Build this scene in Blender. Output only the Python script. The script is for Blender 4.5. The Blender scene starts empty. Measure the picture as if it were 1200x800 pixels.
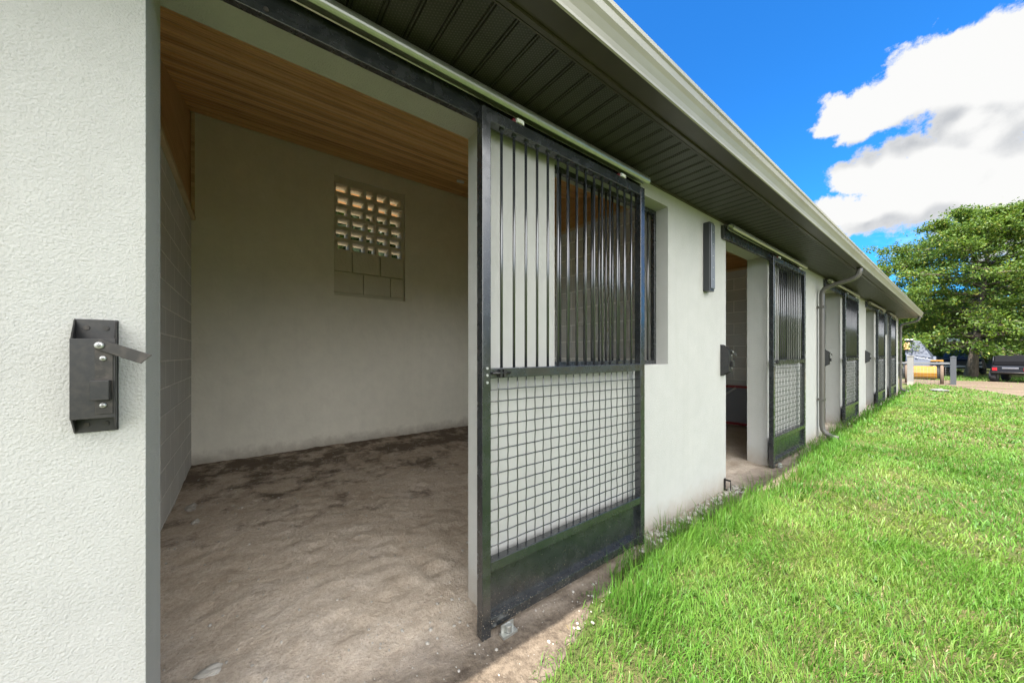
import bpy, bmesh, math, random
import numpy as np
from mathutils import Vector, Matrix, noise as mnoise
R = math.radians
rng = np.random.default_rng(7)
random.seed(7)
scene = bpy.context.scene
col = scene.collection

# ------------------------------------------------------------------ helpers
def link(o):
    col.objects.link(o)
    return o

def tag(o, label=None, cat=None, group=None, kind=None):
    if label: o['label'] = label
    if cat: o['category'] = cat
    if group: o['group'] = group
    if kind: o['kind'] = kind
    return o

def empty(name, loc=(0, 0, 0), rz=0.0):
    o = bpy.data.objects.new(name, None)
    o.empty_display_size = .2
    o.location = loc
    o.rotation_euler = (0, 0, rz)
    return link(o)

def obj(name, bm, mat, parent=None, bevel=0.0, seg=2, smooth=False, loc=None):
    me = bpy.data.meshes.new(name)
    bmesh.ops.recalc_face_normals(bm, faces=bm.faces)
    bm.to_mesh(me)
    bm.free()
    for m in (mat if isinstance(mat, (list, tuple)) else [mat]):
        me.materials.append(m)
    if smooth:
        for p in me.polygons: p.use_smooth = True
    o = bpy.data.objects.new(name, me)
    link(o)
    if parent: o.parent = parent
    if loc: o.location = loc
    if bevel:
        b = o.modifiers.new('bevel', 'BEVEL')
        b.width = bevel; b.segments = seg; b.limit_method = 'ANGLE'; b.angle_limit = R(40)
        b.harden_normals = False
    return o

def copy_tree(o, parent=None):
    c = o.copy()
    col.objects.link(c)
    c.parent = parent
    for ch in list(o.children):
        copy_tree(ch, c)
    return c

def box(bm, x0, x1, y0, y1, z0, z1, mi=0):
    v = [bm.verts.new((x, y, z)) for x in (x0, x1) for y in (y0, y1) for z in (z0, z1)]
    for f in ((0, 1, 3, 2), (4, 6, 7, 5), (0, 4, 5, 1), (2, 3, 7, 6), (0, 2, 6, 4), (1, 5, 7, 3)):
        fa = bm.faces.new([v[i] for i in f]); fa.material_index = mi
    return v

def hexa(bm, pts, mi=0):
    """8 points: 4 bottom, 4 top, same winding"""
    v = [bm.verts.new(p) for p in pts]
    for f in ((0, 1, 2, 3), (4, 5, 6, 7), (0, 1, 5, 4), (1, 2, 6, 5), (2, 3, 7, 6), (3, 0, 4, 7)):
        fa = bm.faces.new([v[i] for i in f]); fa.material_index = mi

def tube(bm, pts, r, n=8, mi=0, cap=True):
    pts = [Vector(p) for p in pts]
    rs = r if isinstance(r, (list, tuple)) else [r] * len(pts)
    rings = []
    up = None
    for i, p in enumerate(pts):
        a = pts[max(i - 1, 0)]; b = pts[min(i + 1, len(pts) - 1)]
        t = (b - a).normalized()
        if up is None:
            up = Vector((0, 0, 1)) if abs(t.z) < .9 else Vector((1, 0, 0))
        x = t.cross(up)
        if x.length < 1e-5: x = t.cross(Vector((0, 1, 0)))
        x.normalize(); y = x.cross(t).normalized(); up = y
        rings.append([bm.verts.new(p + rs[i] * (math.cos(2 * math.pi * k / n) * x + math.sin(2 * math.pi * k / n) * y)) for k in range(n)])
    for A, B in zip(rings, rings[1:]):
        for k in range(n):
            f = bm.faces.new((A[k], A[(k + 1) % n], B[(k + 1) % n], B[k])); f.material_index = mi; f.smooth = True
    if cap:
        f = bm.faces.new(rings[0][::-1]); f.material_index = mi
        f = bm.faces.new(rings[-1]); f.material_index = mi

def extr_y(bm, prof, y0, y1, mi=0, caps=True, mis=None):
    """profile of (x, z) swept along Y"""
    A = [bm.verts.new((x, y0, z)) for x, z in prof]
    B = [bm.verts.new((x, y1, z)) for x, z in prof]
    n = len(prof)
    for i in range(n):
        j = (i + 1) % n
        f = bm.faces.new((A[i], A[j], B[j], B[i])); f.material_index = mis[i] if mis else mi
    if caps:
        f = bm.faces.new(A[::-1]); f.material_index = mi
        f = bm.faces.new(B); f.material_index = mi

def cyl(bm, c, axis, r, h, n=20, mi=0):
    c = Vector(c); a = Vector(axis).normalized()
    tube(bm, [c - a * h / 2, c + a * h / 2], r, n, mi)

def blob(bm, c, s, seed=0, sub=2, rough=.25):
    r = bmesh.ops.create_icosphere(bm, subdivisions=sub, radius=1)
    for v in r['verts']:
        k = 1 + rough * mnoise.noise(v.co * 1.3 + Vector((seed * 3.1, seed, 0)))
        v.co = Vector((v.co.x * s[0] * k + c[0], v.co.y * s[1] * k + c[1], v.co.z * s[2] * k + c[2]))

def np_mesh(name, verts, loops, starts, colors=None, mat=None, parent=None, smooth=False):
    me = bpy.data.meshes.new(name)
    me.vertices.add(len(verts)); me.vertices.foreach_set('co', np.asarray(verts, np.float32).ravel())
    me.loops.add(len(loops)); me.loops.foreach_set('vertex_index', np.asarray(loops, np.int32))
    me.polygons.add(len(starts)); me.polygons.foreach_set('loop_start', np.asarray(starts, np.int32))
    me.update(calc_edges=True)
    if colors is not None:
        a = me.color_attributes.new('Col', 'FLOAT_COLOR', 'POINT')
        a.data.foreach_set('color', np.asarray(colors, np.float32).ravel())
    if mat: me.materials.append(mat)
    if smooth:
        me.polygons.foreach_set('use_smooth', np.ones(len(starts), bool))
    o = bpy.data.objects.new(name, me)
    link(o)
    if parent: o.parent = parent
    return o

def vnoise(x, y, seed=0):
    """2-D value noise, numpy"""
    xi = np.floor(x).astype(np.int64); yi = np.floor(y).astype(np.int64)
    fx = x - xi; fy = y - yi
    fx = fx * fx * (3 - 2 * fx); fy = fy * fy * (3 - 2 * fy)
    def h(a, b):
        n = (a * 374761393 + b * 668265263 + seed * 974634577) & 0x7fffffff
        n = ((n ^ (n >> 13)) * 1274126177) & 0x7fffffff
        return ((n ^ (n >> 16)) & 0xffff) / 65535.0
    return (h(xi, yi) * (1 - fx) + h(xi + 1, yi) * fx) * (1 - fy) + (h(xi, yi + 1) * (1 - fx) + h(xi + 1, yi + 1) * fx) * fy

def fbm(x, y, seed=0, oct=4):
    s = 0; a = .5; t = 0
    for i in range(oct):
        s = s + a * vnoise(x * 2 ** i, y * 2 ** i, seed + i); t += a; a *= .5
    return s / t

# ------------------------------------------------------------------ materials
def mat(name, build=None, color=(.5, .5, .5), rough=.6, metal=0.0, spec=.5):
    m = bpy.data.materials.new(name)
    m.use_nodes = True
    nt = m.node_tree
    b = nt.nodes['Principled BSDF']
    b.inputs['Base Color'].default_value = (*color, 1)
    b.inputs['Roughness'].default_value = rough
    b.inputs['Metallic'].default_value = metal
    b.inputs['Specular IOR Level'].default_value = spec
    if build: build(nt, b)
    return m

class N:
    def __init__(s, nt): s.nt = nt; s.l = nt.links
    def new(s, t, **k):
        n = s.nt.nodes.new(t)
        for a, v in k.items(): setattr(n, a, v)
        return n
    def set(s, sock, v):
        if hasattr(v, 'is_output') or isinstance(v, bpy.types.NodeSocket): s.l.new(v, sock)
        else: sock.default_value = v
    def coord(s, kind='Object'):
        return s.new('ShaderNodeTexCoord').outputs[kind]
    def geo(s, kind='Position'):
        return s.new('ShaderNodeNewGeometry').outputs[kind]
    def mapping(s, v, scale=(1, 1, 1), rot=(0, 0, 0), loc=(0, 0, 0)):
        n = s.new('ShaderNodeMapping'); s.l.new(v, n.inputs[0])
        n.inputs['Scale'].default_value = scale; n.inputs['Rotation'].default_value = rot; n.inputs['Location'].default_value = loc
        return n.outputs[0]
    def noise(s, v, scale, detail=4, rough=.55, dist=0, out='Fac'):
        n = s.new('ShaderNodeTexNoise'); s.l.new(v, n.inputs['Vector'])
        n.inputs['Scale'].default_value = scale; n.inputs['Detail'].default_value = detail
        n.inputs['Roughness'].default_value = rough; n.inputs['Distortion'].default_value = dist
        return n.outputs[out]
    def voro(s, v, scale, feature='F1', out='Distance', rand=1):
        n = s.new('ShaderNodeTexVoronoi'); n.feature = feature; s.l.new(v, n.inputs['Vector'])
        n.inputs['Scale'].default_value = scale; n.inputs['Randomness'].default_value = rand
        return n.outputs[out]
    def math(s, op, a, b=0.0, c=0.0, clamp=False):
        n = s.new('ShaderNodeMath', operation=op); n.use_clamp = clamp
        for i, v in enumerate((a, b, c)):
            if i < len(n.inputs): s.set(n.inputs[i], v)
        return n.outputs[0]
    def vmath(s, op, a, b=None, scale=None, out=0):
        n = s.new('ShaderNodeVectorMath', operation=op)
        s.set(n.inputs[0], a)
        if b is not None: s.set(n.inputs[1], b)
        if scale is not None: s.set(n.inputs['Scale'], scale)
        return n.outputs[out]
    def ramp(s, f, stops, interp='LINEAR'):
        n = s.new('ShaderNodeValToRGB'); n.color_ramp.interpolation = interp
        e = n.color_ramp.elements
        while len(e) < len(stops): e.new(.5)
        for x, (p, c) in zip(e, stops):
            x.position = p; x.color = c if len(c) == 4 else (*c, 1)
        s.l.new(f, n.inputs[0])
        return n.outputs[0]
    def mix(s, f, a, b, blend='MIX'):
        n = s.new('ShaderNodeMix', data_type='RGBA', blend_type=blend)
        s.set(n.inputs['Factor'], f); 
        for sock, v in ((n.inputs[6], a), (n.inputs[7], b)):
            if isinstance(v, tuple) and len(v) == 3: v = (*v, 1)
            s.set(sock, v)
        return n.outputs[2]
    def mapr(s, v, a, b, c=0.0, d=1.0, smooth=False):
        n = s.new('ShaderNodeMapRange')
        if smooth: n.interpolation_type = 'SMOOTHSTEP'
        s.l.new(v, n.inputs[0])
        for i, x in enumerate((a, b, c, d)): s.set(n.inputs[i + 1], x)
        return n.outputs[0]
    def sep(s, v):
        n = s.new('ShaderNodeSeparateXYZ'); s.l.new(v, n.inputs[0]); return n.outputs
    def comb(s, x, y, z):
        n = s.new('ShaderNodeCombineXYZ')
        for i, v in enumerate((x, y, z)): s.set(n.inputs[i], v)
        return n.outputs[0]
    def bump(s, h, strength=.5, dist=.01, normal=None):
        n = s.new('ShaderNodeBump'); s.l.new(h, n.inputs['Height'])
        n.inputs['Strength'].default_value = strength; n.inputs['Distance'].default_value = dist
        if normal: s.l.new(normal, n.inputs['Normal'])
        return n.outputs[0]

def stucco(base, bumpd=.0030, scale=190, dirt=True, streak=.2):
    def f(nt, b):
        n = N(nt); p = n.geo()
        h1 = n.noise(p, scale, 3, .6, .3); h2 = n.voro(p, scale * .9, 'SMOOTH_F1')
        big = n.noise(p, 2.2, 5, .6)
        h = n.math('ADD', h1, n.math('MULTIPLY', h2, .6))
        nt.links.new(n.bump(h, 1.0, bumpd), b.inputs['Normal'])
        c = n.mix(n.mapr(big, .3, .7), tuple(x * .93 for x in base), base)
        c = n.mix(n.mapr(n.noise(p, 7, 6, .62), .42, .72, 0, .45), c, tuple(x * .84 for x in base))
        if dirt:   # splash dirt at the foot of the wall, ragged upper edge
            z = n.sep(p)[2]
            zz = n.math('SUBTRACT', z, n.math('MULTIPLY', n.noise(p, 9, 5, .65), .22))
            c = n.mix(n.mapr(zz, -.10, .06, .75, 0), c, (.33, .29, .24))
            # faint vertical water streaks
            st = n.noise(n.mapping(p, (9, 9, .35)), 1.6, 4)
            c = n.mix(n.mapr(st, .54, .74, 0, streak), c, (.33, .32, .28))
        nt.links.new(c, b.inputs['Base Color'])
    return f

M = {}
M['stucco'] = mat('stucco_paint', stucco((.425, .420, .400)), rough=.8, spec=.3)
M['inner_stucco_lifted'] = mat('inner_stucco_lifted', stucco((.82, .79, .69), .006, 30, True, .05), rough=.85, spec=.3)  # colour kept far lighter than the outer stucco to brighten the dim stall

def block_build(base, mortar):
    def f(nt, b):
        n = N(nt); p = n.geo(); s = n.sep(p)
        v = n.comb(n.math('ADD', s[0], s[1]), s[2], 0.0)
        br = n.new('ShaderNodeTexBrick')
        nt.links.new(v, br.inputs['Vector'])
        br.inputs['Scale'].default_value = 1; br.inputs['Brick Width'].default_value = .40
        br.inputs['Row Height'].default_value = .20; br.inputs['Mortar Size'].default_value = .008
        br.inputs['Mortar Smooth'].default_value = .35; br.inputs['Bias'].default_value = 0
        br.inputs['Color1'].default_value = (*base, 1)
        br.inputs['Color2'].default_value = (*[x * .9 for x in base], 1)
        br.inputs['Mortar'].default_value = (*mortar, 1)
        h = n.math('ADD', n.math('MULTIPLY', br.outputs['Fac'], -1.3), n.math('MULTIPLY', n.noise(p, 70, 4, .7), .45))
        nt.links.new(n.bump(h, .9, .008), b.inputs['Normal'])
        c = n.mix(n.mapr(n.noise(p, 5, 4), .35, .7, 0, .35), br.outputs['Color'], tuple(x * .8 for x in base))
        nt.links.new(c, b.inputs['Base Color'])
    return f
M['block'] = mat('painted_block', block_build((.64, .65, .63), (.94, .94, .91)), rough=.85, spec=.3)
M['vent'] = mat('vent_block', stucco((.66, .63, .52), .004, 40, False), rough=.9, spec=.2)

def wood_build(axis, w, cols, gl=1.0):
    """boards of width w running along `axis` ('y' or 'x'); offset by board"""
    def f(nt, b):
        n = N(nt); p = n.geo(); s = n.sep(p)
        u = s[1] if axis == 'y' else s[0]
        a = s[0] if axis == 'y' else s[2]
        idx = n.math('FLOOR', n.math('DIVIDE', a, w))
        rnd = n.new('ShaderNodeTexWhiteNoise', noise_dimensions='1D'); nt.links.new(idx, rnd.inputs['W'])
        r = rnd.outputs['Value']
        v = n.comb(n.math('ADD', n.math('MULTIPLY', u, 1.2), n.math('MULTIPLY', r, 37.0)), n.math('MULTIPLY', a, 26.0), n.math('MULTIPLY', s[2], 3.0))
        g = n.noise(v, 1.6, 6, .62, .8)
        g2 = n.noise(n.vmath('MULTIPLY', v, (1.4, 4.0, 1.0)), 1.2, 4, .6)
        c = n.ramp(n.math('ADD', n.math('MULTIPLY', g, .75), n.math('MULTIPLY', r, .25)), [(.28, cols[0]), (.5, cols[1]), (.75, cols[2])])
        c = n.mix(n.mapr(g2, .58, .72, 0, .5), c, cols[0])
        # knots
        kn = n.voro(n.comb(n.math('MULTIPLY', u, 1.0), n.math('MULTIPLY', a, 3.2), r), 1.5)
        c = n.mix(n.mapr(kn, .03, .07, .8, 0), c, tuple(x * .35 for x in cols[0]))
        nt.links.new(c, b.inputs['Base Color'])
        nt.links.new(n.bump(g, .25, .003), b.inputs['Normal'])
    return f
M['ceiling'] = mat('pine_board', wood_build('y', .14, [(.34, .16, .05), (.70, .41, .155), (.82, .55, .26)]), rough=.55)
M['ply'] = mat('plywood', wood_build('x', .55, [(.30, .15, .05), (.50, .29, .11), (.60, .38, .17)]), rough=.6)
M['ledger'] = mat('raw_timber', wood_build('x', .05, [(.40, .29, .16), (.58, .45, .28), (.70, .57, .38)]), rough=.7)

def blackpaint(nt, b):
    n = N(nt); p = n.geo()
    c = n.mix(n.mapr(n.noise(p, 14, 5), .4, .7), (.012, .014, .016), (.022, .024, .026))
    z = n.sep(p)[2]
    sp = n.math('GREATER_THAN', n.noise(p, 160, 2, .5), n.mapr(z, 0, .45, .665, .82))       # dried mud specks, thick near the ground
    c = n.mix(n.math('MULTIPLY', sp, .8), c, (.34, .28, .21))
    nt.links.new(c, b.inputs['Base Color'])
    nt.links.new(n.mapr(n.noise(p, 20, 4), .3, .7, .16, .34), b.inputs['Roughness'])
    nt.links.new(n.bump(n.noise(p, 220, 2), .08, .002), b.inputs['Normal'])
    b.inputs['IOR'].default_value = 1.75
M['black'] = mat('black_gloss_paint', blackpaint, spec=.6)
M['panel'] = mat('black_sheet_paint', lambda nt, b: (blackpaint(nt, b), setattr(b.inputs['IOR'], 'default_value', 1.6)), spec=.5)
M['bar'] = mat('black_bar_paint', lambda nt, b: setattr(b.inputs['IOR'], 'default_value', 1.9), color=(.02, .022, .025), rough=.25, spec=.6)
M['latch'] = mat('dark_powder_coat', lambda nt, b: (
    nt.links.new(N(nt).mix(N(nt).mapr(N(nt).noise(N(nt).geo(), 60, 5), .4, .75), (.007, .007, .008), (.026, .022, .019)), b.inputs['Base Color'])), rough=.42)
M['lever'] = mat('worn_steel', lambda nt, b: (
    nt.links.new(N(nt).mix(N(nt).mapr(N(nt).noise(N(nt).geo(), 45, 5), .45, .7), (.022, .020, .018), (.060, .050, .042)), b.inputs['Base Color'])), rough=.45, metal=.3)
M['screw'] = mat('zinc_screw', color=(.42, .42, .41), rough=.4, metal=.6)
M['galv'] = mat('galvanised_rail', lambda nt, b: (
    nt.links.new(N(nt).mix(N(nt).noise(N(nt).geo(), 25, 4), (.30, .31, .29), (.48, .48, .45)), b.inputs['Base Color'])), rough=.32, metal=.75)
M['white_plastic'] = mat('white_plastic', color=(.72, .72, .68), rough=.4)
M['red_plastic'] = mat('red_plastic', color=(.12, .010, .016), rough=.5)

def soffit_build(nt, b):
    n = N(nt); p = n.geo(); s = n.sep(p)
    d = .0125
    row = n.math('FLOOR', n.math('DIVIDE', s[1], d * .866))
    odd = n.math('MULTIPLY', n.math('MODULO', row, 2.0), .5)
    fx = n.math('SUBTRACT', n.math('FRACT', n.math('ADD', n.math('DIVIDE', s[0], d), odd)), .5)
    fy = n.math('MULTIPLY', n.math('SUBTRACT', n.math('FRACT', n.math('DIVIDE', s[1], d * .866)), .5), .866)
    r = n.math('SQRT', n.math('ADD', n.math('MULTIPLY', fx, fx), n.math('MULTIPLY', fy, fy)))
    hole = n.mapr(r, .16, .26, 1, 0)
    c = n.mix(n.math('MULTIPLY', hole, .9), n.mix(n.noise(p, 6, 3), (.030, .029, .025), (.042, .040, .035)), (.080, .078, .066))
    nt.links.new(c, b.inputs['Base Color'])
    nt.links.new(n.bump(hole, .5, .003), b.inputs['Normal'])
M['soffit'] = mat('bronze_soffit', soffit_build, rough=.45)
def bronze(nt, b):
    n = N(nt); p = n.geo()
    nt.links.new(n.mix(n.mapr(n.noise(p, 4, 5), .3, .7), (.038, .032, .020), (.054, .046, .031)), b.inputs['Base Color'])
M['bronze'] = mat('bronze_trim', bronze, rough=.38)
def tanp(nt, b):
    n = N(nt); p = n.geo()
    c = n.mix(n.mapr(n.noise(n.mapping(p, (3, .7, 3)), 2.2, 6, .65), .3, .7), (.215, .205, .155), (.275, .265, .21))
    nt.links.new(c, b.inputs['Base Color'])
M['gutter'] = mat('gutter_tan', tanp, rough=.33)
def dsp(nt, b):
    n = N(nt); p = n.geo()
    nt.links.new(n.mix(n.noise(p, 10, 4), (.075, .07, .062), (.11, .10, .09)), b.inputs['Base Color'])
M['downspout'] = mat('downspout_paint', dsp, rough=.4)
M['roof'] = mat('roof_metal', color=(.20, .19, .17), rough=.5)
M['lamp_housing'] = mat('lamp_housing', color=(.03, .032, .036), rough=.35)
M['lamp_lens'] = mat('lamp_lens', color=(.10, .11, .125), rough=.18, spec=.7)

# ground materials
def dirt_build(nt, b):
    n = N(nt); p = n.geo(); s = n.sep(p)
    big = n.noise(p, 1.3, 6, .62, .1); mid = n.noise(p, 6.5, 7, .68, .05); fine = n.noise(p, 55, 6, .75); grit = n.noise(p, 230, 3, .6)
    c = n.ramp(n.math('ADD', n.math('MULTIPLY', big, .45), n.math('MULTIPLY', mid, .55)),
               [(.30, (.36, .285, .215)), (.45, (.52, .435, .345)), (.62, (.64, .555, .465)), (.8, (.70, .62, .53))])
    # damp, darker bedding remains in patches, mostly towards the back of the stall
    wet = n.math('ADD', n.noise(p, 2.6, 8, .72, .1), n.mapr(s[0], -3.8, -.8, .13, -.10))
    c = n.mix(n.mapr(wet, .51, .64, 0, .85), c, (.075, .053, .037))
    c = n.mix(n.mapr(fine, .35, .70, .42, 0), c, (.14, .105, .075))
    c = n.mix(n.mapr(grit, .66, .74, 0, .55), c, (.52, .47, .40))
    c = n.mix(n.mapr(n.noise(p, 120, 3, .6), .3, .4, .5, 0), c, (.07, .05, .04))
    # outside sand, darkened in colour to offset the sun, mixed with litter and dead grass
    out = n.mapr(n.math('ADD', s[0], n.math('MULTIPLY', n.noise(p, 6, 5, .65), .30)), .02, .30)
    toned_sand = n.mix(n.mapr(n.noise(p, 28, 6, .75), .38, .62), (.075, .056, .040), (.175, .138, .102))
    toned_sand = n.mix(n.mapr(n.voro(p, 60), .0, .25, .5, 0), toned_sand, (.25, .22, .18))
    c = n.mix(n.math('MULTIPLY', out, .95), c, toned_sand)
    nt.links.new(c, b.inputs['Base Color'])
    h = n.math('ADD', n.math('MULTIPLY', fine, .7), n.math('ADD', n.math('MULTIPLY', mid, 1.6), n.math('MULTIPLY', grit, .25)))
    nt.links.new(n.bump(h, 1.0, .013), b.inputs['Normal'])
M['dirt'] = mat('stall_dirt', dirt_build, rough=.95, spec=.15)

def lawn_build(nt, b):
    n = N(nt); p = n.geo()
    c = n.ramp(n.noise(p, 1.1, 6, .65), [(.3, (.06, .09, .02)), (.55, (.10, .13, .038)), (.75, (.15, .145, .06))])
    c = n.mix(n.mapr(n.noise(p, 2.6, 5, .6), .5, .7, 0, .7), c, (.25, .19, .10))
    c = n.mix(n.mapr(n.noise(p, 40, 5, .7), .4, .7, 0, .5), c, (.09, .07, .04))
    nt.links.new(c, b.inputs['Base Color'])
    nt.links.new(n.bump(n.noise(p, 60, 5, .7), .9, .03), b.inputs['Normal'])
M['lawn'] = mat('lawn_soil', lawn_build, rough=.95, spec=.1)
def drive_build(nt, b):
    n = N(nt); p = n.geo()
    c = n.ramp(n.noise(n.mapping(p, (.25, 1.6, 1)), 1.4, 6, .6), [(.3, (.085, .060, .040)), (.5, (.15, .112, .078)), (.7, (.20, .158, .115))])
    c = n.mix(n.mapr(n.noise(p, 1.6, 6, .7), .56, .7, 0, .7), c, (.10, .14, .04))
    nt.links.new(c, b.inputs['Base Color'])
    nt.links.new(n.bump(n.noise(p, 20, 6, .7), .8, .03), b.inputs['Normal'])
M['drive'] = mat('sandy_track', drive_build, rough=.95, spec=.1)
M['bounce_yard'] = mat('bounce_sand', lambda nt, b: nt.links.new(N(nt).mix(N(nt).noise(N(nt).geo(), 3, 6), (.42, .32, .22), (.58, .47, .34)), b.inputs['Base Color']), rough=.95, spec=.1)
def stone_build(nt, b):
    n = N(nt); p = n.geo()
    nt.links.new(n.mix(n.noise(p, 40, 5), (.24, .215, .18), (.44, .42, .38)), b.inputs['Base Color'])
M['stone'] = mat('pale_stone', stone_build, rough=.9)
M['rubble'] = mat('mortar_rubble', stone_build, rough=.95)

def leaf_mat(name, trans=.35, rough=.5):
    m = bpy.data.materials.new(name); m.use_nodes = True
    nt = m.node_tree; n = N(nt)
    b = nt.nodes['Principled BSDF']; out = nt.nodes['Material Output']
    a = n.new('ShaderNodeAttribute', attribute_name='Col')
    nt.links.new(a.outputs['Color'], b.inputs['Base Color'])
    b.inputs['Roughness'].default_value = rough; b.inputs['Specular IOR Level'].default_value = .3
    t = n.new('ShaderNodeBsdfTranslucent')
    nt.links.new(n.mix(1.0, a.outputs['Color'], (1.25, 1.2, .6), 'MULTIPLY'), t.inputs['Color'])
    mx = n.new('ShaderNodeMixShader'); mx.inputs[0].default_value = trans
    nt.links.new(b.outputs[0], mx.inputs[1]); nt.links.new(t.outputs[0], mx.inputs[2])
    nt.links.new(mx.outputs[0], out.inputs['Surface'])
    return m
M['grass'] = leaf_mat('grass_blade', .38, .45)
M['leaf'] = leaf_mat('leaf', .35, .5)
def bark_build(nt, b):
    n = N(nt); p = n.geo()
    g = n.noise(n.mapping(p, (6, 6, 1.2)), 2.2, 6, .7, .5)
    nt.links.new(n.ramp(g, [(.3, (.06, .045, .035)), (.6, (.17, .135, .105)), (.8, (.26, .22, .18))]), b.inputs['Base Color'])
    nt.links.new(n.bump(g, 1, .05), b.inputs['Normal'])
M['bark'] = mat('bark', bark_build, rough=.9)

# ------------------------------------------------------------------ camera
F, OFF, HY = 406.6, 530.56, 415.04
CX, CH = 1.3724, 1.25
cam = bpy.data.cameras.new('Camera')
cam.sensor_fit = 'HORIZONTAL'; cam.sensor_width = 36
cam.lens = F / 1200 * 36
cam.shift_y = (HY - 400) / 1200
cam.clip_start = .02; cam.clip_end = 2000
co = bpy.data.objects.new('Camera', cam); link(co)
co.location = (CX, 0, CH)
co.rotation_euler = (R(90), 0, math.atan2(F, OFF) * -1 + R(90))   # forward = (-s, c)
scene.camera = co
_n = math.hypot(F, OFF); CS, CC = OFF / _n, F / _n
co.rotation_euler = (R(90), 0, math.atan2(CS, CC))
def ray(x, y):
    u = (x - 600) / F; v = (HY - y) / F
    return Vector((CC * u - CS, CS * u + CC, v))
def atY(x, y, Y):
    r = ray(x, y); t = Y / r[1]
    return Vector((CX, 0, CH)) + r * t

# ------------------------------------------------------------------ stable
PER = 3.8156
OL, OR = -.2192, .9203
WT = .205
TOP = 2.372
SOFF = 2.478
Y0, Y1 = -4.35, 17.6
stable = empty('stable', (0, 0, 0))
tag(stable, 'long low white stucco horse stable with dark bronze eaves and black sliding stall doors', 'stable')

def cz(x):            # underside of the roof boards
    return 2.72 + .335 * (-x - WT)

# openings in the front wall
holes = []
for k in range(4):
    holes.append((OL + PER * k, OR + PER * k, -.35, TOP))
    holes.append(((1.348 + PER * k), (2.548 if k == 0 else 2.03 + PER * k), 1.175, TOP - .002))
holes.append((14.80, 15.96, -.35, TOP))
def panel_wall(name, x0, x1, y0, y1, z0, z1, holes, m, bev):
    ys = sorted({y0, y1, *[h[0] for h in holes], *[h[1] for h in holes]})
    zs = sorted({z0, z1, *[max(h[2], z0) for h in holes], *[h[3] for h in holes]})
    def solid(i, j):
        if i < 0 or j < 0 or i >= len(ys) - 1 or j >= len(zs) - 1: return False
        cy = (ys[i] + ys[i + 1]) / 2; cz_ = (zs[j] + zs[j + 1]) / 2
        return not any(h[0] < cy < h[1] and h[2] < cz_ < h[3] for h in holes)
    bm = bmesh.new(); V = {}
    def v(x, i, j):
        k = (x, i, j)
        if k not in V: V[k] = bm.verts.new((x, ys[i], zs[j]))
        return V[k]
    for i in range(len(ys) - 1):
        for j in range(len(zs) - 1):
            if not solid(i, j): continue
            bm.faces.new((v(x1, i, j), v(x1, i + 1, j), v(x1, i + 1, j + 1), v(x1, i, j + 1)))
            bm.faces.new((v(x0, i, j), v(x0, i, j + 1), v(x0, i + 1, j + 1), v(x0, i + 1, j)))
            for (di, dj, a, b) in ((-1, 0, (i, j), (i, j + 1)), (1, 0, (i + 1, j), (i + 1, j + 1)), (0, -1, (i, j), (i + 1, j)), (0, 1, (i, j + 1), (i + 1, j + 1))):
                if not solid(i + di, j + dj):
                    bm.faces.new((v(x0, *a), v(x0, *b), v(x1, *b), v(x1, *a)))
    return obj(name, bm, m, stable, bevel=bev, seg=3)
panel_wall('front_wall', -WT, 0, Y0, Y1, -.35, 2.70, holes, M['stucco'], .009)

# back wall with the hole for the vent blocks, end walls
XB = -3.858
VY0, VY1, VZ0, VZ1 = .953, 1.937, 2.06, 3.70
panel_wall('back_wall', XB - .2, XB, Y0, Y1, -.35, 4.02, [(VY0, VY1, VZ0, VZ1)], M['inner_stucco_lifted'], 0)
for ya, yb in ((Y0 + .003, Y0 + .2), (Y1 - .2, Y1 - .003)):
    bm = bmesh.new()
    extr_y(bm, [(-WT - .001, -.35), (-WT - .001, 2.71), (XB + .001, 3.93), (XB + .001, -.35)], ya, yb)
    obj('end_wall', bm, M['stucco'], stable)

# partition walls: painted block below, boards above a timber ledger
bmL = bmesh.new()
for k in range(-1, 5):
    yf = -.4838 + PER * k
    if k == -1: continue
    ya, yb = yf - .2, yf
    if yb > Y1 - .3: continue
    bm = bmesh.new(); box(bm, XB + .002, -WT - .002, ya, yb, -.35, 2.74)
    obj('partition_wall', bm, M['block'], stable)
    bm = bmesh.new()
    extr_y(bm, [(XB + .003, 2.79), (-WT - .003, 2.79), (-WT - .003, 2.795), (XB + .003, cz(XB) - .012)], ya + .07, yb - .004)
    obj('upper_partition', bm, M['ply'], stable)
    bm = bmesh.new(); box(bm, XB + .004, -WT - .004, ya + .01, yb + .035, 2.742, 2.785)
    obj('ledger', bm, M['ledger'], stable, bevel=.003)
    bm = bmesh.new(); box(bm, XB + .004, XB + .04, yb + .001, yb + .03, 2.788, cz(XB + .04) - .005)
    obj('corner_trim', bm, M['ledger'], stable, bevel=.002)

# ceiling boards running along the building (one mesh of planks)
bm = bmesh.new()
W = .14
nb = int((-WT - XB + .2) / W) + 1
for side in (0, 1):
    n_b = 27 if side == 0 else 5
    for i in range(n_b):
        if side == 0:
            xa = -WT + .14 - i * W; xb = xa - W + .004
            if xb < XB + .0: xb = XB + .001
            if xa <= XB + .01: continue
            za, zb = cz(xa), cz(xb)
        else:
            xa = XB - .201 - i * W; xb = xa - W + .004  # unseen rear overhang, added so the upper vent holes show warm lit wood
            za = cz(XB) - .07 + .335 * (xa - XB); zb = cz(XB) - .07 + .335 * (xb - XB)
        t = .018; c = .005
        pr = [(xa, za + t), (xa, za + c), (xa - c, za), (xb + c, zb), (xb, zb + c), (xb, zb + t)]
        extr_y(bm, pr, Y0 + .21, Y1 - .21)
obj('ceiling_boards', bm, M['ceiling'], stable)
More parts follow.
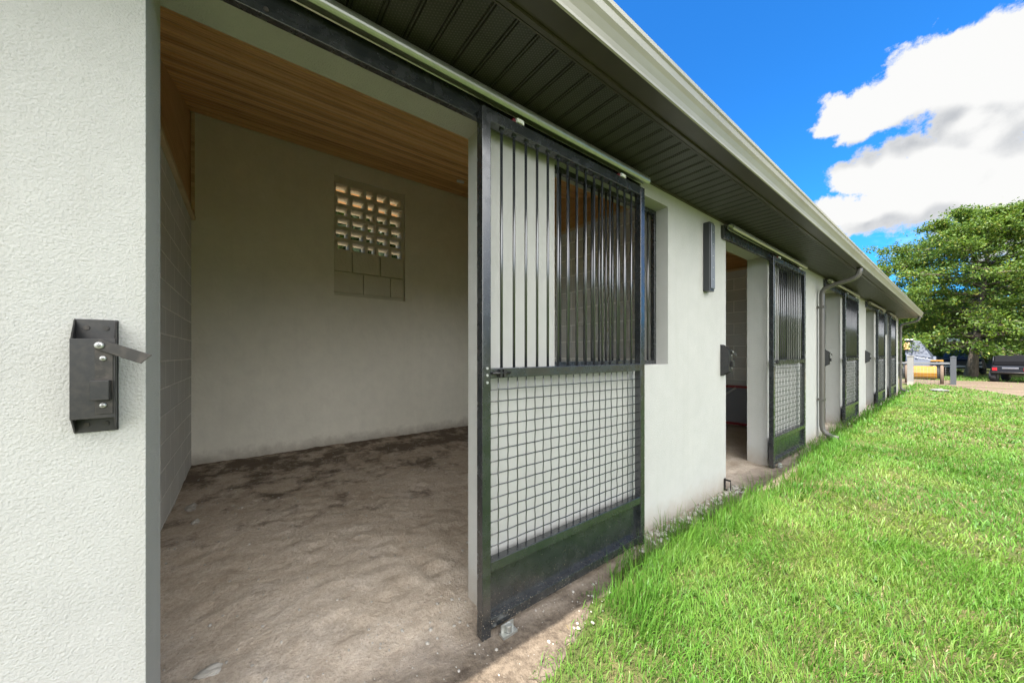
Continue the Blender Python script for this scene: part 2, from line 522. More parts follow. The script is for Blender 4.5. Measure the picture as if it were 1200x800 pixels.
# small ceiling fitting
bm = bmesh.new(); cyl(bm, (-2.72, 2.27, cz(-2.72) - .012), (.335, 0, 1), .05, .02, 24)
obj('ceiling_fitting', bm, M['white_plastic'], stable)

# roof
bm = bmesh.new()
def rz(x): return cz(x) + .105
extr_y(bm, [(.40, rz(.40) - .045), (.40, rz(.40)), (XB - .1, rz(XB - .1)), (XB - .94, rz(XB - .1) - .335 * .84),
            (XB - .94, rz(XB - .1) - .335 * .84 - .05), (XB - .1, rz(XB - .1) - .05)], Y0 - .35, Y1 + .25)
obj('roof', bm, M['roof'], stable)

# soffit: ribbed, perforated panels
bm = bmesh.new()
y = Y0 - .3; prof = []
while y < Y1 + .2:
    prof += [(y, SOFF), (y + .078, SOFF), (y + .082, SOFF + .008), (y + .086, SOFF + .008), (y + .088, SOFF + .001), (y + .094, SOFF + .001), (y + .096, SOFF + .008), (y + .098, SOFF + .008)]
    y += .101
A = [bm.verts.new((.003, p[0], p[1])) for p in prof]; B = [bm.verts.new((.392, p[0], p[1])) for p in prof]
for i in range(len(prof) - 1): bm.faces.new((A[i], A[i + 1], B[i + 1], B[i]))
obj('soffit', bm, M['soffit'], stable)
# trims, fascia
bm = bmesh.new(); box(bm, .377, .385, Y0 - .3, Y1 + .2, SOFF - .006, SOFF - .001)
box(bm, .002, .018, Y0 - .3, Y1 + .2, SOFF - .010, SOFF - .001)
obj('soffit_channel', bm, M['bronze'], stable, bevel=.001)
bm = bmesh.new(); box(bm, .393, .412, Y0 - .33, Y1 + .22, SOFF - .012, rz(.4) - .05)
obj('fascia', bm, M['bronze'], stable)
bm = bmesh.new()      # end of the eave, closed by a small return
extr_y(bm, [(.0, SOFF - .01), (.412, SOFF - .012), (.412, rz(.412) - .06), (0, rz(0) - .06)], Y1 + .201, Y1 + .222)
obj('eave_return', bm, M['ledger'], stable)

# K-style gutter
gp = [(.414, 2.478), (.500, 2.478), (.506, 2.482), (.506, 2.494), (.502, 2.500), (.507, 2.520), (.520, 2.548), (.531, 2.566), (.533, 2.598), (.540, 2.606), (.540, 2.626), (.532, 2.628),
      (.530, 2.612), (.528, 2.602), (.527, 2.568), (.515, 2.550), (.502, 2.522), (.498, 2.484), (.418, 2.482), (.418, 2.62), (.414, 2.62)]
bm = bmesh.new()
mis = [1] + [0] * (len(gp) - 1)  # bottom face darker than the front
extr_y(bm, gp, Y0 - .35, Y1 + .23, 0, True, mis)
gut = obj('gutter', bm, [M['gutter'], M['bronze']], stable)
bm = bmesh.new(); box(bm, .416, .53, Y1 + .231, Y1 + .234, 2.482, 2.61)
obj('gutter_end_cap', bm, M['bronze'], gut)

def corrugated(bm, pts, rx, ry, ny=None):
    """rectangular fluted downpipe along pts in the XZ plane at Y centre"""
    rings = []
    for i, p in enumerate(pts):
        p = Vector(p); a = Vector(pts[max(i - 1, 0)]); b = Vector(pts[min(i + 1, len(pts) - 1)])
        t = (b - a).normalized(); nx = Vector((0, 1, 0)).cross(t).normalized()
        ring = []
        n = 40
        for k in range(n):
            th = 2 * math.pi * k / n
            c_, s_ = math.cos(th), math.sin(th)
            q = max(abs(c_), abs(s_)); e = .82 + .18 * (1 / q - .0)
            fl = 1 + .035 * math.cos(th * 10)
            ring.append(bm.verts.new(p + nx * (rx * c_ * e * fl) + Vector((0, 1, 0)) * (ry * s_ * e * fl)))
        rings.append(ring)
    for A, B in zip(rings, rings[1:]):
        n = len(A)
        for k in range(n):
            f = bm.faces.new((A[k], A[(k + 1) % n], B[(k + 1) % n], B[k])); f.smooth = True
    bm.faces.new(rings[0]); bm.faces.new(rings[-1][::-1])
def arc(c, r, a0, a1, n, y):
    return [(c[0] + r * math.cos(R(a0 + (a1 - a0) * i / n)), y, c[1] + r * math.sin(R(a0 + (a1 - a0) * i / n))) for i in range(n + 1)]
def downspout(y):
    bm = bmesh.new()
    pts = [(.462, y, 2.478), (.462, y, 2.44), (.455, y, 2.40), (.436, y, 2.365), (.40, y, 2.338), (.34, y, 2.318), (.20, y, 2.285), (.13, y, 2.262), (.085, y, 2.235), (.062, y, 2.20), (.056, y, 2.15)]
    pts += [(.056, y, z) for z in (1.6, 1.0, .5, .17)]
    pts += [(.066, y, .11), (.10, y, .06), (.17, y, .025), (.24, y, .01)]
    corrugated(bm, pts, .032, .042)
    d = obj('downspout', bm, M['downspout'], stable)
    for z in (1.95, .55):
        bm = bmesh.new(); box(bm, .002, .092, y - .047, y - .043, z, z + .03); box(bm, .089, .092, y - .047, y + .047, z, z + .03); box(bm, .002, .092, y + .043, y + .047, z, z + .03)
        obj('strap', bm, M['downspout'], d)
downspout(6.93)
downspout(Y1 - .06)

# window grilles set back in the window openings
for k in range(4):
    ya = 1.348 + PER * k; yb = 2.548 if k == 0 else 2.03 + PER * k
    bm = bmesh.new()
    for (a, b, c, d) in ((ya + .002, yb - .002, 1.178, 1.205), (ya + .002, yb - .002, 2.335, 2.366), (ya + .002, ya + .03, 1.2055, 2.3345), (yb - .03, yb - .002, 1.2055, 2.3345)):
        box(bm, -.125, -.095, a, b, c, d)
    fr = obj('window_grille', bm, M['black'], stable, bevel=.002)
    bm = bmesh.new(); y = ya + .08
    while y < yb - .04:
        tube(bm, [(-.11, y, 1.205), (-.11, y, 2.335)], .0075, 8); y += .073
    obj('bars', bm, M['bar'], fr)

# vent blocks in the back wall
vent = bmesh.new()
rows = 6
ph = .157; zt = 3.62
# solid lower courses and the frame, holes as real tunnels (tapered cores)
hy = []
def vquad(pts): vent.faces.new([vent.verts.new(p) for p in pts])
xf = XB - .014; xbk = XB - .194
ys_cols = [.985, 1.165, 1.345, 1.52, 1.715, 1.885]
edges_z = [VZ1 - .003, 3.625] + [3.625 - ph * i for i in range(1, rows + 1)] + [VZ0 + .003]
allrows = []
zt = 3.625
for r_ in range(rows):
    z1 = zt - r_ * ph; z0 = z1 - ph
    off = .018 if r_ % 2 else -.012
    y = VY0 + .012 + (.03 if r_ % 2 else 0.0)
    ce = []
    widths = [.19, .205, .15, .19, .20]
    yy = VY0 + .015
    for c_, w in enumerate(widths):
        a = yy + .018 + off * .8; b = yy + w - .018 + off * .8
        ce.append((a, b)); yy += w
    allrows.append((z0, z1, ce))
def tunnel_row(z0, z1, ce):
    g = .022
    h0, h1 = z0 + g, z1 - g
    yl, yr = VY0 + .012, VY1 - .012
    for x, s in ((xf, 1), (xbk, -1)):
        t = 0 if s > 0 else .012
        cuts = [yl]
        for a, b in ce: cuts += [a + t, b - t]
        cuts.append(yr)
        def q(a, b, c, d): 
            p = [(x, a, c), (x, b, c), (x, b, d), (x, a, d)]
            vquad(p)
        for i in range(0, len(cuts) - 1):
            a, b = cuts[i], cuts[i + 1]
            if i % 2 == 0: q(a, b, z0, z1)
            else: q(a, b, z0, h0 + t); q(a, b, h1 - t, z1)
    for a, b in ce:
        t = .012
        f = [(xf, a, h0), (xf, b, h0), (xf, b, h1), (xf, a, h1)]
        k = [(xbk, a + t, h0 + t), (xbk, b - t, h0 + t), (xbk, b - t, h1 - t), (xbk, a + t, h1 - t)]
        for i in range(4):
            j = (i + 1) % 4
            vquad([f[i], f[j], k[j], k[i]])
for z0, z1, ce in allrows: tunnel_row(z0, z1, ce)
for z0, z1 in ((3.626, VZ1 - .002), ):
    box(vent, xbk, xf, VY0 + .002, VY1 - .002, z0, z1)
z = zt - rows * ph - .002
for r_ in range(2):
    zz0 = z - .295; y = VY0 + .004 - (.0 if r_ else .15)
    while y < VY1 - .01:
        a = max(y, VY0 + .004); b = min(y + .385, VY1 - .004)
        if b - a > .03: box(vent, xbk + .01, xf - .003 + .004 * ((r_ + int(y * 10)) % 2), a, b - .016, zz0 + .016, z)
        y += .385
    z = zz0
box(vent, xbk + .01, xf - .035, VY0 + .003, VY1 - .003, VZ0 + .003, zt - rows * ph - .004)
obj('vent_blocks', vent, M['vent'], stable)

# ---- sliding doors (each with frame mesh + children) and tracks
DW = 1.27; DL = .8221
def make_door():
    bm = bmesh.new()
    s = .046; xa, xb = 0.0, .046          # local: x depth, y along, z up
    box(bm, xa, xb, 0, s, -.012, 2.345)
    box(bm, xa, xb, DW - s, DW, .0, 2.345)
    box(bm, xa + .0005, xb - .0005, s + .0005, DW - s - .0005, 2.290, 2.3445)
    box(bm, xa + .0005, xb - .0005, s + .0005, DW - s - .0005, 1.142, 1.188)
    box(bm, xa + .0005, xb - .0005, s + .0005, DW - s - .0005, .275, .322)
    box(bm, xa + .0005, xb - .0005, s + .0005, DW - s - .0005, .022, .068)
    d = obj('sliding_door', bm, M['black'], stable, bevel=.003, loc=(.040, DL, 0))
    bm = bmesh.new(); box(bm, .012, .016, s + .001, DW - s - .001, .0685, .2745)
    obj('kick_panel', bm, M['panel'], d)
    bm = bmesh.new()
    n = 16
    for i in range(1, n):
        y = s + (DW - 2 * s) * i / n
        tube(bm, [(.023, y, 1.186), (.023, y, 2.292)], .0068, 10)
        box(bm, .016, .030, y - .010, y + .010, 2.281, 2.2895)
    obj('grille_bars', bm, M['bar'], d)
    bm = bmesh.new()
    nv = 21; nh = 15
    for i in range(1, nv):
        y = s + (DW - 2 * s) * i / nv + random.uniform(-.0014, .0014)
        tube(bm, [(.023 + .0014 * (1 if (j + i) % 2 else -1), y + .0004 * math.sin(j * 2.1 + i), .32 + (1.144 - .32) * j / 15) for j in range(16)], .0031, 6)
    for j in range(1, nh):
        z = .32 + (1.144 - .32) * j / nh + random.uniform(-.0014, .0014)
        tube(bm, [(.023 - .0014 * (1 if (j + i) % 2 else -1), s + (DW - 2 * s) * i / nv, z + .0005 * math.sin(i * 1.7 + j)) for i in range(nv + 1)], .0031, 6)
    obj('wire_mesh', bm, M['bar'], d)
    bm = bmesh.new(); box(bm, .0465, .0495, .004, .042, 1.105, 1.205)
    lp = obj('latch_plate', bm, M['black'], d, bevel=.001)
    for z in (1.125, 1.157, 1.188):
        bm = bmesh.new(); cyl(bm, (.051, .023, z), (1, 0, 0), .006, .004, 14)
        obj('screw', bm, M['screw'], lp)
    bm = bmesh.new(); box(bm, .0465, .064, .085, .097, 1.146, 1.182); box(bm, .0465, .064, .105, .117, 1.146, 1.182); cyl(bm, (.057, .095, 1.165), (0, 1, 0), .006, .10, 12)
    obj('door_bolt', bm, M['latch'], d)
    for y in (.20, 1.02):
        bm = bmesh.new(); box(bm, .010, .036, y - .022, y + .022, 2.3455, 2.366); 
        hb = obj('hanger', bm, M['red_plastic'], d, bevel=.002)
        bm = bmesh.new(); box(bm, .0365, .048, y - .006, y + .032, 2.348, 2.366); box(bm, .0365, .05, y + .028, y + .034, 2.345, 2.36)
        obj('hanger_clip', bm, M['white_plastic'], hb)
    return d
def make_track():
    bm = bmesh.new(); box(bm, .004, .032, -.33, 2.13, 2.318, 2.440)
    t = obj('door_track', bm, M['black'], stable, bevel=.002)
    bm = bmesh.new()
    # C-shaped round-backed rail, open below
    cxr, czr, ro, ri = .070, 2.412, .029, .024
    pr = [(cxr + ro * math.cos(R(a)), czr + ro * math.sin(R(a))) for a in range(-55, 236, 15)]
    pr += [(cxr + ri * math.cos(R(a)), czr + ri * math.sin(R(a))) for a in range(235, -56, -15)]
    extr_y(bm, pr, -.30, 2.142)
    obj('rail', bm, M['galv'], t)
    for y in (.05, .45, .85, 1.25, 1.65, 2.05):
        bm = bmesh.new(); cyl(bm, (.034, y, 2.335), (1, 0, 0), .007, .005, 12)
        obj('track_bolt', bm, M['lever'], t)
    return t
def make_guide():
    bm = bmesh.new(); box(bm, .098, .130, .905, .985, -.02, -.004); cyl(bm, (.112, .945, .012), (0, 0, 1), .016, .03, 16); box(bm, .10, .106, .91, .98, -.005, .030)
    return obj('door_guide', bm, M['galv'], stable, bevel=.001)
door = make_door(); track = make_track(); guide = make_guide()
dirtkeep = []
for k in range(1, 5):
    d = copy_tree(door, stable); t = copy_tree(track, stable); g = copy_tree(guide, stable)
    dy = PER * k if k < 4 else (14.70 - DL)
    d.location = (.040, DL + dy, 0); t.location = (0, dy, 0); g.location = (0, dy, 0)
    if k == 4: t.scale = (1, .56, 1); t.location.y = 14.70 - .1

# stop brackets at the foot of the piers
bm = bmesh.new()
box(bm, .002, .008, 3.545, 3.575, -.02, .09); box(bm, .008, .06, 3.55, 3.556, .072, .088); box(bm, .008, .06, 3.55, 3.556, -.018, -.004); box(bm, .054, .060, 3.55, 3.556, -.0035, .0715)
obj('stop_bracket', bm, M['latch'], stable)

# ------------------------------------------------------------------ latches and lights on the wall
def make_latch(y0):
    """y0 = edge of the door opening"""
    e = empty('gate_latch', (0, y0, 1.19))
    bm = bmesh.new(); box(bm, .001, .005, -.126, -.050, -.140, .150)
    bp = obj('back_plate', bm, M['latch'], e, bevel=.001)
    bm = bmesh.new()
    box(bm, .066, .070, -.1165, -.0425, -.098, .098)
    for (y, yb) in ((-.1165, -.126), (-.0425, -.052)):
        t = .0035 * (1 if y < -.1 else -1)
        hexa(bm, [(.0055, yb, -.138), (.0659, y, -.0975), (.0659, y + t, -.0975), (.0055, yb + t, -.138), (.0055, yb, .148), (.0659, y, .0975), (.0659, y + t, .0975), (.0055, yb + t, .148)])
    obj('housing', bm, M['latch'], e, bevel=.0008)
    bm = bmesh.new(); box(bm, .0705, .0725, -.076, -.046, -.088, .084)
    obj('slide_plate', bm, M['lever'], e, bevel=.0006)
    # lever: flat bar pointing into the doorway, dropping a little
    bm = bmesh.new()
    a = Vector((.078, -.071, .086)); b = Vector((.082, .016, .047)); dr = (b - a).normalized(); up = Vector((0, -dr.z, dr.y)) * .0125; th = Vector((.004, 0, 0))
    b2 = b + Vector((0, -.008, .0)) 
    hexa(bm, [a - up, b - up + Vector((0, -.006, 0)), b - up + th + Vector((0, -.006, 0)), a - up + th, a + up, b + up + Vector((0, .004, 0)), b + up + th + Vector((0, .004, 0)), a + up + th])
    obj('lever', bm, M['lever'], e, bevel=.001)
    bm = bmesh.new(); box(bm, .0705, .092, -.080, -.048, -.052, -.004)
    obj('catch', bm, M['latch'], e, bevel=.0015)
    for (y, z, r, x) in ((-.066, .082, .0085, .085), (-.062, .050, .0062, .0745), (-.062, -.066, .0062, .0745)):
        bm = bmesh.new(); tube(bm, [(x - .002, y, z), (x + .0015, y, z), (x + .0035, y, z), (x + .0035, y, z), (x + .0012, y, z)], [r, r, r * .72, r * .45, r * .40], 18)
        obj('screw', bm, M['screw'], e)
    for (y, z) in ((-.105, .128), (-.072, .128), (-.105, -.120), (-.072, -.120)):
        bm = bmesh.new(); cyl(bm, (.0065, y, z), (1, 0, 0), .006, .003, 14)
        obj('wall_screw', bm, M['lever'], e)
    return e
G = 'latch boxes beside the stall doorways'
la = make_latch(OL)
tag(la, 'black steel latch box with lever and silver screws beside the nearest open doorway', 'latch', G)
for k, lb in ((1, 'black steel latch box on the pier beside the second doorway, below the first wall light'),
              (2, 'small dark latch box beside the third doorway, just behind the downspout'),
              (3, 'far dark latch box on the pier left of the fourth doorway')):
    c = copy_tree(la); c.location.y = OL + PER * k; tag(c, lb, 'latch', G)

def make_light(y):
    e = empty('wall_light', (0, y, 1.79))
    bm = bmesh.new(); box(bm, .001, .055, -.045, .045, 0, .59)
    obj('housing', bm, M['lamp_housing'], e, bevel=.004)
    bm = bmesh.new(); box(bm, .0555, .066, -.036, .036, .02, .57)
    obj('lens', bm, M['lamp_lens'], e, bevel=.008, seg=4)
    for z in (.10, .20, .30, .40, .50):
        bm = bmesh.new(); cyl(bm, (.0665, -.004, z), (1, 0, 0), .0035, .002, 10)
        obj('diode', bm, M['screw'], e)
    return e
wl = make_light(3.17)
tag(wl, 'slim dark vertical wall light on the pier between the first window and second doorway', 'wall light', 'wall lights under the eave')
w2 = copy_tree(wl); w2.location.y = 14.1
tag(w2, 'far slim dark wall light on the narrow pier between the last two doors', 'wall light', 'wall lights under the eave')

# red-framed stand leaning in the second stall
st = empty('metal_stand', (-1.2, 6.62, 0.02), R(6))
tag(st, 'red and grey metal stand against the block wall inside the second stall', 'stand')
m_red = mat('red_paint', color=(.22, .02, .025), rough=.4); m_grey = mat('grey_panel', color=(.16, .17, .19), rough=.5); m_leg = mat('pale_steel', color=(.42, .42, .42), rough=.4, metal=.4)
bm = bmesh.new(); box(bm, -.55, .55, -.02, .02, .66, .70); obj('top_rail', bm, m_red, st, bevel=.004)
bm = bmesh.new(); box(bm, -.55, .55, -.02, .02, .03, .07); obj('bottom_rail', bm, m_red, st, bevel=.004)
bm = bmesh.new(); box(bm, -.54, .54, .015, .025, .0705, .6595); obj('panel', bm, m_grey, st)
for x in (-.50, -.05, .42):
    bm = bmesh.new(); box(bm, x - .022, x + .022, -.02, .01, .0, .6595); obj('leg', bm, m_leg, st, bevel=.003)
bm = bmesh.new(); tube(bm, [(-.02, -.028, .48), (.20, -.028, .66)], .016, 8); obj('brace', bm, m_leg, st)

# ------------------------------------------------------------------ ground
bm = bmesh.new()
bmesh.ops.create_grid(bm, x_segments=60, y_segments=60, size=400)
for v in bm.verts: v.co.z = -.035
tag(obj('lawn', bm, M['lawn']), kind='structure')

def grass_edge(y):
    """X where the sand gives way to grass, as a function of Y"""
    y = np.asarray(y, float)
    e = np.interp(y, [-2, .3, .8, 1.3, 1.6, 2.0, 3.0, 3.5, 4.1, 4.8, 5.4, 6.2, 8, 12, 18], [.65, .50, .36,   .20, .09, .06, .09, .14, .20, .20, .10, .02, .02, .0, .0])
    return e + .10 * (fbm(y * 3.0, y * 0 + 3, 5) - .5) + .12 * (fbm(y * 9.0, y * 0 + 7, 8) - .5)

_hr = np.random.default_rng(5)
HOOF = [(_hr.uniform(-3.6, .05), _hr.uniform(-.4, 2.8), _hr.uniform(.035, .06), _hr.uniform(.004, .011), _hr.uniform(0, 6.28)) for _ in range(75)]
def hoof(x, y):
    """trodden dents with a pushed-up rim"""
    h = np.zeros_like(np.asarray(x, float))
    for cx_, cy_, r_, d_, a_ in HOOF:
        u = (x - cx_) * math.cos(a_) + (y - cy_) * math.sin(a_); v = -(x - cx_) * math.sin(a_) + (y - cy_) * math.cos(a_)
        q = np.sqrt(u * u + (v * .75) ** 2) / r_
        h = h - d_ * np.exp(-q ** 4) + d_ * .45 * np.exp(-((q - 1.45) / .35) ** 2)
    return h
def dirt_sheet(name, xs, ys):
    X, Yg = np.meshgrid(xs, ys)
    h = hoof(X, Yg) + .04 * (fbm(X * 1.1, Yg * 1.1, 1, 3) - .5) + .018 * (fbm(X * 4, Yg * 4, 2, 4) - .5) + .022 * (fbm(X * 16, Yg * 16, 3, 3) - .5)
    # mound along the back wall, trodden hollow towards the door
    h = h + .03 * np.clip((-X - 2.9) / .9, 0, 1) - .015
    near = np.clip((X + .25) / .3, 0, 1)
    h = np.maximum(h * (1 - .45 * near) - .008 * near, -.027)
    e = grass_edge(Yg)
    over = np.clip((X - e) / .25, 0, 1)
    h = h - .09 * over
    V = np.stack([X, Yg, h], -1).reshape(-1, 3)
    ny, nx = X.shape
    i = (np.arange(ny - 1)[:, None] * nx + np.arange(nx - 1)[None, :]).ravel()
    loops = np.stack([i, i + 1, i + 1 + nx, i + nx], 1).ravel()
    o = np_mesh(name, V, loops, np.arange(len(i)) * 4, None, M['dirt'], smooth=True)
    return tag(o, kind='structure')
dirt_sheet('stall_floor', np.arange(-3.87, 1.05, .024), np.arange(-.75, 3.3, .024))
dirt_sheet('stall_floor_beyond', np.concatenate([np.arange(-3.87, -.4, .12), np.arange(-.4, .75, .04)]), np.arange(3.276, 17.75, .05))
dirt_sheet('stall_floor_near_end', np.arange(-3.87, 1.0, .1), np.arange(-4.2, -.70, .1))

bm = bmesh.new()  # unseen sand sheet added to bounce warm light towards the vent holes
vs = [bm.verts.new(p) for p in ((-9.6, -4.5, -.028), (-4.06, -4.5, -.028), (-4.06, 18, -.028), (-9.6, 18, -.028))]
bm.faces.new(vs)
tag(obj('bounce_yard', bm, M['bounce_yard']), kind='structure')
# sandy track
bm = bmesh.new()
pl = [(-14, 23.2), (-2, 22.9), (.6, 22.9), (1.26, 21.9), (2.45, 18.5), (4.0, 16.2), (8, 13), (30, 9), (30, 29), (8, 28.9), (3.0, 28.4), (1.2, 27.2), (-2, 26.6), (-14, 27)]
vs = [bm.verts.new((x, y, -.024)) for x, y in pl]
bm.faces.new(vs)
tag(obj('driveway', bm, M['drive']), kind='structure')

# loose stones and chips on the stall floor and sand (countless: one object)
def floor_h(x, y):
    return hoof(x, y) + .04 * (fbm(x * 1.1, y * 1.1, 1, 3) - .5) + .018 * (fbm(x * 4, y * 4, 2, 4) - .5) + .022 * (fbm(x * 16, y * 16, 3, 3) - .5) + .03 * np.clip((-x - 2.9) / .9, 0, 1) - .015
def fh(x, y):
    h = floor_h(np.array([x]), np.array([y]))[0]; n_ = min(max((x + .25) / .3, 0), 1)
    return float(h * (1 - .45 * n_) - .008 * n_)
bm = bmesh.new()
for i in range(1150):
    if i < 900: x, y = random.uniform(-3.5, .1), random.uniform(-.4, 1.9)
    else: x, y = random.uniform(-.3, .30), random.uniform(.1, 1.6)
    if -.25 < x < 0.03 and (y > OR or y < OL): continue
    s = .0026 + .009 * random.random() ** 4
    blob(bm, (x, y, fh(x, y) + s * .25), (s, s * random.uniform(.6, 1), s * .6), i, 1, .5)
o = obj('pebbles', bm, M['stone'])
tag(o, 'small pale pebbles and chips scattered over the stall dirt', 'pebbles', kind='stuff')
# broken mortar at the foot of the first pier
bm = bmesh.new()
for i in range(230):
    y = random.uniform(2.0, 3.75); x = .015 + abs(random.gauss(0, .055)); s = random.uniform(.005, .020)
    blob(bm, (x, y, fh(x, y) + s * .3), (s, s * .8, s * .55), i, 1, .5)
tag(obj('rubble', bm, M['rubble']), 'crumbled pale mortar along the foot of the first white pier', 'rubble', kind='stuff')
for (x, y, s, lb) in ((-.458, -.117, (.026, .045, .012), 'broken pale stone chip on the dirt at the near left corner of the doorway'),
                      (-2.50, -.36, (.07, .04, .018), 'flat pale stone lying by the foot of the block partition'),
                      (-2.12, -.30, (.03, .025, .02), 'small round pale stone on the dirt in front of the flat stone')):
    bm = bmesh.new(); blob(bm, (0, 0, 0), s, 3, 3, .55)
    o = obj('stone', bm, M['stone'], loc=(x, y, fh(x, y) + s[2] * .4)); tag(o, lb, 'stone')
bm = bmesh.new(); blob(bm, (0, 0, 0), (.22, .30, .05), 5, 3, .3)
m_fl = mat('flat_stone', color=(.14, .14, .125), rough=.9)
tag(obj('stone', bm, m_fl, loc=(.82, 19.2, 0)), 'flat grey stone lying in the lawn before the fence post', 'stone')

# ------------------------------------------------------------------ grass
def blades(P, L, Wd, lean, az, colr, tipc, name, mt, curve=.35):
    n = len(P)
    d = np.stack([np.cos(az), np.sin(az), np.zeros(n)], 1)
    w = np.stack([-np.sin(az), np.cos(az), np.zeros(n)], 1)
    # twist the blade face at random
    tw = rng.uniform(-1.2, 1.2, n)[:, None]
    w = w * np.cos(tw) + d * np.sin(tw)
    up = np.array([0, 0, 1.0])
    lean = lean[:, None]; L_ = L[:, None]; W_ = Wd[:, None]
    mid = P + up * L_ * .55 * np.cos(lean * .6) + d * L_ * .55 * np.sin(lean * .6)
    tip = mid + up * L_ * .45 * np.cos(lean * 1.5) + d * L_ * .45 * np.sin(lean * 1.5)
    V = np.stack([P - w * W_ * .5, P + w * W_ * .5, mid + w * W_ * .42, mid - w * W_ * .42, tip], 1).reshape(-1, 3)
    b = np.arange(n) * 5
    loops = np.stack([b, b + 1, b + 2, b + 3, b + 3, b + 2, b + 4], 1).ravel()
    st = np.stack([np.arange(n) * 7, np.arange(n) * 7 + 4], 1).ravel()
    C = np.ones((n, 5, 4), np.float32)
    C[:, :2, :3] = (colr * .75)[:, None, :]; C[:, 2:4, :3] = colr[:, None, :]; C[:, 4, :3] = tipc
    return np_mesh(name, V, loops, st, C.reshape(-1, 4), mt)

def drive_mask(x, y):
    near = np.interp(x, [-14, -2, .6, 1.26, 2.45, 4, 8, 30], [23.2, 22.9, 22.9, 21.9, 18.5, 16.2, 13, 9])
    far = np.interp(x, [-14, -2, 1.2, 3, 8, 30], [27, 26.6, 27.2, 28.4, 28.9, 29])
    return (y > near + .5 * (fbm(x * 1.5, y * 1.5, 44) - .5)) & (y < far)

def scatter(n, x0, x1, y0, y1, rmin, rmax):
    x = rng.uniform(x0, x1, n); y = rng.uniform(y0, y1, n)
    r = np.hypot(x - CX, y)
    k = (r >= rmin) & (r < rmax)
    return x[k], y[k]
parts = []
def zone(n, x0, x1, y0, y1, rmin, rmax, lmin, lmax, wmin, wmax):
    x, y = scatter(n, x0, x1, y0, y1, rmin, rmax)
    e = grass_edge(y)
    dist = x - e
    # thin transition between sand and turf, plus worn patches
    worn = fbm(x * 1.7, y * 1.7, 21)
    worn2 = fbm(x * 5, y * 5, 25)
    p = np.clip(dist / .28 + .12, 0, 1)
    p = np.where(dist < -.12, 0, p)
    # a worn bald patch in front of the first door
    p = p * np.clip(1.15 - 1.1 * np.exp(-(((x - .62) / .22) ** 2 + ((y - .95) / .4) ** 2)), .12, 1)
    p = p * np.clip(1.2 - 2.6 * np.clip(worn - .52, 0, 1) - 2.2 * np.clip(worn2 - .54, 0, 1), .18, 1)
    p = np.where(drive_mask(x, y), .015, p)
    k = rng.random(len(x)) < p
    x, y, dist, worn, worn2 = x[k], y[k], dist[k], worn[k], worn2[k]
    n = len(x)
    clump = fbm(x * 7, y * 7, 31)
    edge = np.exp(-((dist - .12) / .22) ** 2) * (y > 1.4)
    L = rng.uniform(lmin, lmax, n) * (.55 + .9 * clump) * (1 + 1.1 * edge)
    Wd = rng.uniform(wmin, wmax, n)
    z = np.full(n, -.03)
    P = np.stack([x, y, z], 1)
    az = rng.uniform(0, 2 * np.pi, n) * .75 + fbm(x * 2, y * 2, 41) * 9
    lean = np.abs(rng.normal(.62, .42, n)) + .12 - .3 * np.clip(edge, 0, 1)
    g1 = np.array([.060, .168, .018]); g2 = np.array([.130, .270, .040]); yl = np.array([.225, .290, .070]); straw = np.array([.31, .25, .13]); dk = np.array([.045, .12, .016])
    t = np.clip(rng.normal(.5, .25, n) + (fbm(x * 1.2, y * 1.2, 51) - .5) * 1.2, 0, 1)[:, None]
    c = g1 * (1 - t) + g2 * t
    tt = np.clip((fbm(x * 2.4, y * 2.4, 61) - .5) * 2.2 + rng.normal(0, .2, n), 0, .75)[:, None]
    c = c * (1 - tt) + yl * tt
    sm = rng.random(n) < (.05 + .7 * np.clip(worn - .52, 0, 1) + .9 * np.clip(worn2 - .58, 0, 1))
    c[sm] = straw * rng.uniform(.7, 1.2, (sm.sum(), 1))
    lush = (edge > .5)[:, None] * .6
    c = c * (1 - lush) + (dk * .4 + g1 * .8) * lush
    L[sm] *= .7; lean[sm] += .5
    tip = c * np.array([1.15, 1.08, .9])
    parts.append((P, L, Wd, lean, az, c, tip))
zone(240000, .0, 4.6, -.6, 4.5, 0, 3.6, .03, .08, .0024, .0046)
zone(230000, .0, 8.5, -1, 9, 3.6, 8, .03, .075, .004, .008)
zone(150000, -.1, 12, 2, 21, 8, 15, .03, .075, .010, .018)
zone(80000, -3, 18, 8, 34, 15, 34, .03, .08, .02, .035)
def extra(n, kind):
    y = rng.uniform(.5, 9, n) ** 1.0; e = grass_edge(y)
    if kind == 'stalk':
        x = e + np.abs(rng.normal(.06, .12, n)); k = 3
        L = rng.uniform(.10, .24, n * k); Wd = rng.uniform(.0018, .0035, n * k); lean = np.abs(rng.normal(.25, .2, n * k)) + .05
        cc = np.array([.10, .19, .03]); sp = .015
    else:
        x = e + rng.uniform(.15, 4.5, n); k = 9
        L = rng.uniform(.03, .065, n * k); Wd = rng.uniform(.010, .020, n * k); lean = rng.uniform(.6, 1.0, n * k)
        cc = np.array([.055, .135, .018]); sp = .022
    m = y > 1.55 if kind == 'stalk' else np.ones(n, bool)
    m = np.repeat(m, k)
    x = np.repeat(x, k) + rng.normal(0, sp, n * k); y = np.repeat(y, k) + rng.normal(0, sp, n * k)
    c = cc * rng.uniform(.75, 1.3, (n * k, 1))
    az = rng.uniform(0, 2 * np.pi, n * k)
    P = np.stack([x, y, np.full(n * k, -.028)], 1)
    parts.append(tuple(a[m] for a in (P, L, Wd, lean, az, c, c * np.array([1.2, 1.1, 1.0]))))
extra(260, 'stalk'); extra(230, 'weed')
P, L, Wd, lean, az, c, tip = [np.concatenate(z) for z in zip(*parts)]
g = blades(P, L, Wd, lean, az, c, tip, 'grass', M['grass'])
tag(g, 'bright green lawn grass with straw coloured worn patches beside the stable', 'grass', kind='stuff')

